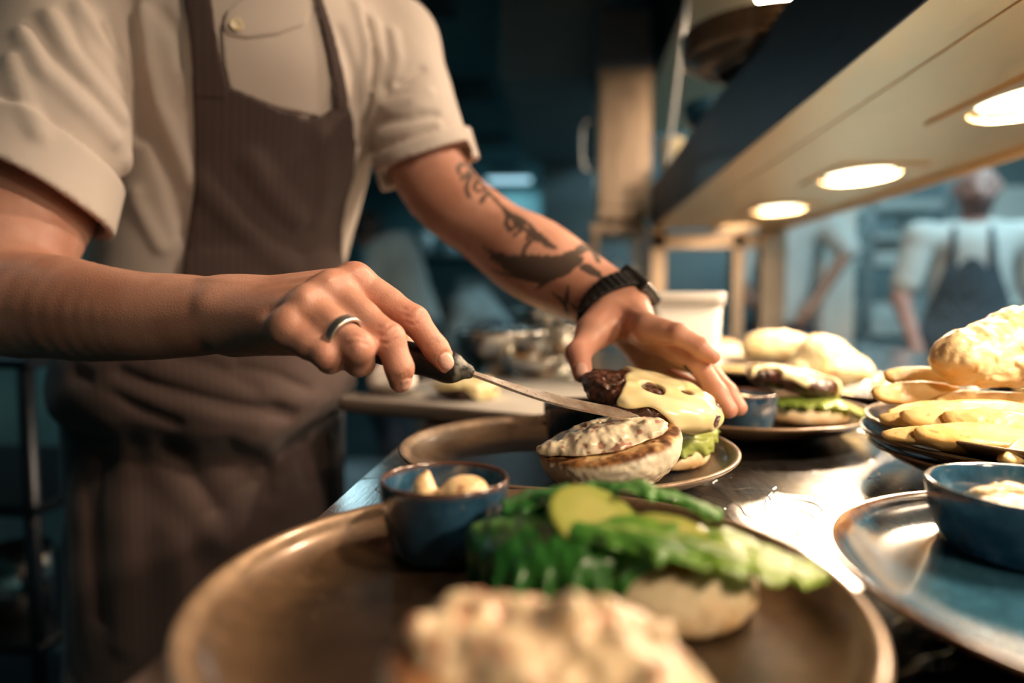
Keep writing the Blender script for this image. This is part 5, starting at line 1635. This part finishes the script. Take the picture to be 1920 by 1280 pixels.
# dark waist tie hanging at the side
tie = Field().chain([f32((-.375, 1.0, .90)), f32((-.352, .985, .84)), f32((-.350, .985, .76)), f32((-.345, .98, .70))], (.010, .008, .009, .006), .01, (1, 0, 0), .4)
t_ = solid('apron_tie', tie, (-.41, .95, .68), (-.32, 1.03, .92), .0022, cloth_mat('dark_tape', (.02, .02, .022)), None); attach(t_, COOK)
# trousers
tr_ = Field()
tr_.u(Loft([(.80, -.545, .995, .180, .14), (.87, -.54, .985, .182, .142), (.95, -.535, .978, .172, .13)]), 0)
for (h, kx, ky, fx, fy) in ((HIPR, -.645, .905, -.655, .93), (HIPL, -.44, 1.05, -.43, 1.13)):
    K = f32((kx, ky, .47)); A = f32((fx, fy, .10))
    tr_.u(cone(h, K, .094, .072), .05).u(cone(K, A, .072, .060), .04)
tr_.disp(lambda P: .005 * fbm(P + 7, 14, 2)).cut(plane((0, 0, .06), (0, 0, -1)), .002)
to = solid('trousers', tr_, (-.78, .78, .04), (-.30, 1.25, .97), .006, M_trouser, None, slack=1.6, pad=.01); attach(to, COOK)
for (fx, fy) in ((-.655, .93), (-.43, 1.13)):
    A = f32((fx, fy, .03))
    g = Field().u(cone(A + f32((-.02, .03, .018)), A + f32((.11, -.15, .010)), .050, .040), 0).u(cone(A + f32((0, 0, .03)), A + f32((0, 0, .07)), .052, .050), .02).cut(plane((0, 0, 0), (0, 0, -1)), .002)
    so2 = solid('shoe', g, tuple(A - f32((.09, .23, .035))), tuple(A + f32((.18, .12, .1))), .005, M_black, None); attach(so2, COOK)

# ---- ring and watch
q0, q1 = W(*RF['ring'][0]), W(*RF['ring'][1])
rc = q0 + (q1 - q0) * .73 + f32((0, -.0008, .0004)); rd = unit(q1 - q0)
def ringf(P):
    t = (P - f32(rc)) @ rd; q = P - f32(rc) - t[:, None] * rd
    r = np.sqrt((q * q).sum(1)) - .0133
    return np.sqrt((np.maximum(np.abs(r) - .0001, 0) / 1.0) ** 2 + (np.maximum(np.abs(t) - .0025, 0)) ** 2) - .0011
rg = solid('finger_ring', Field().u(ringf), rc - .018, rc + .018, .0006, simple('worn_silver', (.80, .76, .70), .36, 1.0, 300, .1, .2, .0003), None, origin=tuple(rc))
tag(rg, 'plain worn silver ring on the ring finger of the hand holding the knife', 'ring')
wc = W(1158, 574, .720); wd = unit(W(1190, 640, .680) - W(1090, 525, .757))
M_strap = simple('black_rubber', (.006, .006, .007), .55, nscale=500, var=.4, bstr=.6, bdist=.001)
M_strap.node_tree.nodes['Principled BSDF'].inputs['Specular IOR Level'].default_value = .2
watch = empty('wristwatch', tuple(wc)); tag(watch, 'black wristwatch with chunky link strap on the tattooed arm', 'watch')
wu = unit(np.cross(wd, f32((0, 0, 1)))); wv = unit(np.cross(wd, wu))
def bandf(P):
    d = arms.ev(P); t = (P - f32(wc)) @ wd
    q = P - f32(wc); a = np.arctan2(q @ wv, q @ wu)
    bumps = .0005 * np.cos(a * 34)
    return smax(np.maximum(d - (.0052 + bumps), -(d - .0006)), np.abs(t) - .0120, .002)
bd_ = solid('strap', Field().u(bandf), tuple(wc - .045), tuple(wc + .045), .0011, M_strap, None, slack=2.0, pad=.006); attach(bd_, watch)
hc = W(1212, 562, .700)
cn = unit(W(1300, 490, .70) - W(1180, 600, .70) + f32((0, .0, 0)))
Rc = np.stack([unit(np.cross(wd, cn)), wd, cn], 1)
cc = wc + cn * (.0315)
cs = Field().u(rbox(cc, (.019, .021, .0065), .004, Rc), 0).u(rbox(cc + cn * .004, (.013, .015, .004), .003, Rc), .001)
ca = solid('case', cs, tuple(cc - .032), tuple(cc + .032), .0011, simple('case_black', (.02, .02, .021), .25), None); attach(ca, watch)
ct_ = Field().u(ell(cc - Rc[:, 0] * .017 + cn * .002, (.0028,) * 3), 0)
cr = solid('crown', ct_, tuple(cc - Rc[:, 0] * .017 - .006), tuple(cc - Rc[:, 0] * .017 + .008), .0008, M_mirror, None); attach(cr, watch)
# ------------------------------------------------------------------ people in the background (coarse but whole figures)
def figure(name, base, face, joints, mats, label, h=.009, apron=False, lean=(0, 0)):
    """joints: dict of world points; face: heading angle"""
    J = {k: f32(v) for k, v in joints.items()}
    g = empty('person', base); tag(g, label, 'person')
    sk, sh, ap, hair = mats
    fdir = f32((math.cos(face), math.sin(face), 0)); side = f32((-math.sin(face), math.cos(face), 0))
    b = Field()
    b.u(ell(J['head'], (.076, .080, .108)), 0).u(ell(J['head'] + fdir * .03 - UPZ * .05, (.05, .05, .055)), .03)
    b.u(cone(J['head'] + fdir * .082, J['head'] + fdir * .098 - UPZ * .025, .008, .014), .012)
    for s in (-1, 1):
        b.u(ell(J['head'] + side * s * .078, (.014, .02, .03)), .01)
    b.u(cone(J['head'] - UPZ * .07, J['chest'] + UPZ * .05, .052, .062), .03)
    b.u(cone(J['chest'], J['pelvis'], .092, .095), .05)
    for s in ('l', 'r'):
        b.u(cone(J['sh_' + s], J['el_' + s], .046, .038), .03).u(cone(J['el_' + s], J['ha_' + s], .038, .026), .02)
        dd = unit(J['ha_' + s] - J['el_' + s]); ps = unit(np.cross(dd, fdir + f32((0, .01, .02))))
        b.u(cone(J['ha_' + s], J['ha_' + s] + dd * .07, .028, .026, ps, 1.0), .01)
        for k in range(4): b.u(cone(J['ha_' + s] + dd * .07 + ps * (.015 * (k - 1.5)), J['ha_' + s] + dd * (.145 - .008 * abs(k - 1.5)) + ps * (.018 * (k - 1.5)) - fdir * .01, .0095, .008), .004)
        b.u(cone(J['ha_' + s] + dd * .02 + ps * .02, J['ha_' + s] + dd * .07 + ps * .05, .012, .009), .008)
        b.u(cone(J['hip_' + s], J['kn_' + s], .078, .055), .03).u(cone(J['kn_' + s], J['an_' + s], .052, .035), .02)
        b.u(cone(J['an_' + s] - UPZ * .04, J['an_' + s] - UPZ * .055 + fdir * .14, .034, .028), .02)
    A = np.array(list(J.values())); lo = A.min(0) - .24; hi = A.max(0) + .24; lo[2] = 0; hi[2] = A[:, 2].max() + .14
    b.cut(plane((0, 0, .012), (0, 0, -1)), 0)
    def col(P):
        c = mixv(sk, tuple(x * .85 for x in sk), ss(-.4, .4, vnoise(P, 20)))
        q = P - J['head']; c = mixv0(c, hair, ss(.03 + hair_low, .05 + hair_low, q @ UPZ - .5 * (q @ fdir)) * (P[:, 2] > J['head'][2] - .09) * (np.sqrt((q * q).sum(1)) < .16))
        beard = ss(-.035, -.05, q @ UPZ) * ss(.01, .03, q @ fdir) * (np.sqrt((q * q).sum(1)) < .14)
        c = mixv0(c, hair, beard * .8)
        for s in (-1, 1):
            e = P - (J['head'] + fdir * .078 + side * (.03 * s) + UPZ * .008); c = mixv0(c, (.05, .03, .03), ss(.016, .010, np.sqrt((e * e).sum(1))))
        return c
    m = colmat('skin_' + name, .5, 200, .1, .001, 0)
    o = solid('body', b, lo, hi, h, m, None, attrs={'col': col}); attach(o, g)
    # jacket
    s_ = Field().u(cone(J['chest'] + UPZ * .02, J['pelvis'], .155, .150, fdir, .72), 0)
    s_.u(cone(J['sh_l'], J['sh_r'], .066, .066), .06)
    for s in ('l', 'r'):
        e = J['sh_' + s] + (J['el_' + s] - J['sh_' + s]) * joints_sleeve
        s_.u(cone(J['sh_' + s], e, .068, .060), .03)
    s_.disp(lambda P: .006 * fbm(P, 10, 2))
    s_.sub(cone(J['chest'] + UPZ * .13, J['head'] - UPZ * .02, .052, .064), .01)
    o = solid('jacket', s_, lo, hi, h * 1.1, sh, None, slack=1.6, pad=.02); attach(o, g)
    # trousers
    t = Field().u(cone(J['pelvis'], J['pelvis'] - UPZ * .06, .145, .140, fdir, .78), 0)
    for s in ('l', 'r'): t.u(cone(J['hip_' + s], J['kn_' + s], .096, .076), .04).u(cone(J['kn_' + s], J['an_' + s], .074, .060), .03)
    t.cut(plane((0, 0, .06), (0, 0, -1)), 0)
    o = solid('trousers', t, lo, hi, h * 1.3, M_trouser, None, slack=1.6, pad=.02); attach(o, g)
    for s in ('l', 'r'):
        f = Field().u(cone(J['an_' + s] - UPZ * .05, J['an_' + s] - UPZ * .055 + fdir * .16, .046, .040), 0).cut(plane((0, 0, 0), (0, 0, -1)), 0)
        p = J['an_' + s]; o = solid('shoe', f, p - f32((.22, .22, .15)), p + f32((.22, .22, .05)), .010, M_black, None); attach(o, g)
    if ap:
        f = Field()
        def apn(P):
            q = P - J['chest']; u = q @ side; v = q @ fdir; z = P[:, 2] - J['chest'][2]
            body_ = smin(s_.ev(P), t.ev(P), .05)
            d = np.maximum(body_ - .012, -(body_ - .003))
            hw = np.interp(z, [-.85, -.35, -.25, -.03, .0, .14], [.19, .19, .17, .095, .090, .075]).astype(np.float32)
            d = np.maximum(d, np.abs(u) - hw)
            opening = np.maximum(np.abs(u) - .055, .005 - z - .05 * (np.abs(u) / .055) ** 2)
            d = np.maximum(d, -opening)
            return np.maximum(np.maximum(d, -v), np.maximum(z - .135, -z - .80)).astype(np.float32)
        f.u(apn, 0)
        o = solid('apron', f, lo, hi, .008, ap, None, slack=2.0, pad=.03); attach(o, g)
    return g

M_jk_cool = cloth_mat('white_jacket', (.62, .66, .66), fstr=.1)
M_jk_teal = cloth_mat('pale_blue_jacket', (.45, .58, .62), fstr=.1)
M_ap_stripe = cloth_mat('striped_navy_apron', (.055, .085, .115), stripes=12, fstr=.05)
def stripes_fix():
    nt = M_ap_stripe.node_tree
    for n in nt.nodes:
        if n.type == 'MAPPING' and n.inputs['Rotation'].default_value[2] != 0: n.inputs['Rotation'].default_value = (0, 0, 0)
stripes_fix()
joints_sleeve = .75; hair_low = 0.0
# cook in the striped apron, right
c = W(1832, 352, 3.1)
ft = math.radians(-115)
X, Y = c[0], 3.1
figure('cook_a', (X, Y, 0), ft, dict(head=(X, Y, c[2]), chest=(X, Y + .03, c[2] - .30), pelvis=(X, Y + .04, .90), sh_l=(X + .20, Y, c[2] - .21), sh_r=(X - .20, Y + .04, c[2] - .21),
       el_l=(X + .27, Y + .02, c[2] - .47), el_r=(X - .28, Y + .03, c[2] - .47), ha_l=(X + .24, Y - .06, c[2] - .70), ha_r=(X - .25, Y - .06, c[2] - .68),
       hip_l=(X + .09, Y + .05, .86), hip_r=(X - .09, Y + .05, .86), kn_l=(X + .10, Y + .03, .46), kn_r=(X - .10, Y + .03, .46), an_l=(X + .11, Y + .06, .09), an_r=(X - .11, Y + .06, .09)),
       ((.50, .30, .27), M_jk_cool, M_ap_stripe, (.06, .045, .05)), 'bearded cook in white jacket and striped navy apron standing at the right rear', .010)
# cook in white reaching out, head hidden behind the gantry
joints_sleeve = .95
X = W(1478, 500, 3.5)[0]; Y = 3.5
el = W(1590, 470, 3.46); ha = W(1528, 566, 3.40)
figure('cook_b', (X, Y + .05, 0), math.radians(-60), dict(head=(X + .02, Y, 1.62), chest=(X, Y + .05, 1.32), pelvis=(X - .02, Y + .08, .90), sh_l=(X + .19, Y + .02, 1.40), sh_r=(X - .19, Y + .05, 1.40),
       el_l=tuple(el), el_r=(X - .24, Y + .02, 1.14), ha_l=tuple(ha), ha_r=(X - .16, Y - .10, .98),
       hip_l=(X + .08, Y + .09, .86), hip_r=(X - .10, Y + .09, .86), kn_l=(X + .09, Y + .07, .46), kn_r=(X - .10, Y + .07, .46), an_l=(X + .10, Y + .10, .09), an_r=(X - .11, Y + .10, .09)),
       ((.40, .22, .16), M_jk_cool, None, (.05, .04, .03)), 'cook in white jacket with outstretched bare forearm behind the gantry posts', .010)
# two bent figures in the dim left background
joints_sleeve = .8; hair_low = -.06
for (hx, hy, D, bx, by, lab, s) in ((690, 428, 3.6, 722, 475, 'dark-haired person in pale shirt bending, seen between the cook\'s body and bare arm', 1), (800, 570, 4.2, 872, 572, 'person in pale blue shirt bent low behind the steel bowls', 1)):
    hp = W(hx, hy, D); bk = W(bx, by, D + .05)
    X, Y = bk[0] + .05, D + .05
    sz = bk[2] - .04
    pz = max(min(sz - .12, .90), .62)
    kz = .46 if pz > .8 else .40
    figure('far', (X, Y, 0), math.radians(112), dict(head=tuple(hp), chest=(X - .02, Y, sz), pelvis=(X + .10, Y + .05, pz), sh_l=(X - .04, Y - .17, sz + .02), sh_r=(X - .04, Y + .19, sz + .02),
       el_l=(X - .12, Y - .22, sz - .24), el_r=(X - .12, Y + .24, sz - .24), ha_l=(X - .28, Y - .18, sz - .34), ha_r=(X - .28, Y + .18, sz - .34),
       hip_l=(X + .10, Y - .05, pz - .03), hip_r=(X + .10, Y + .15, pz - .03), kn_l=(X - .06, Y - .08, kz), kn_r=(X - .06, Y + .16, kz), an_l=(X + .04, Y - .08, .09), an_r=(X + .04, Y + .16, .09)),
       ((.25, .16, .13), M_jk_teal, None, (.012, .012, .014)), lab, .012)
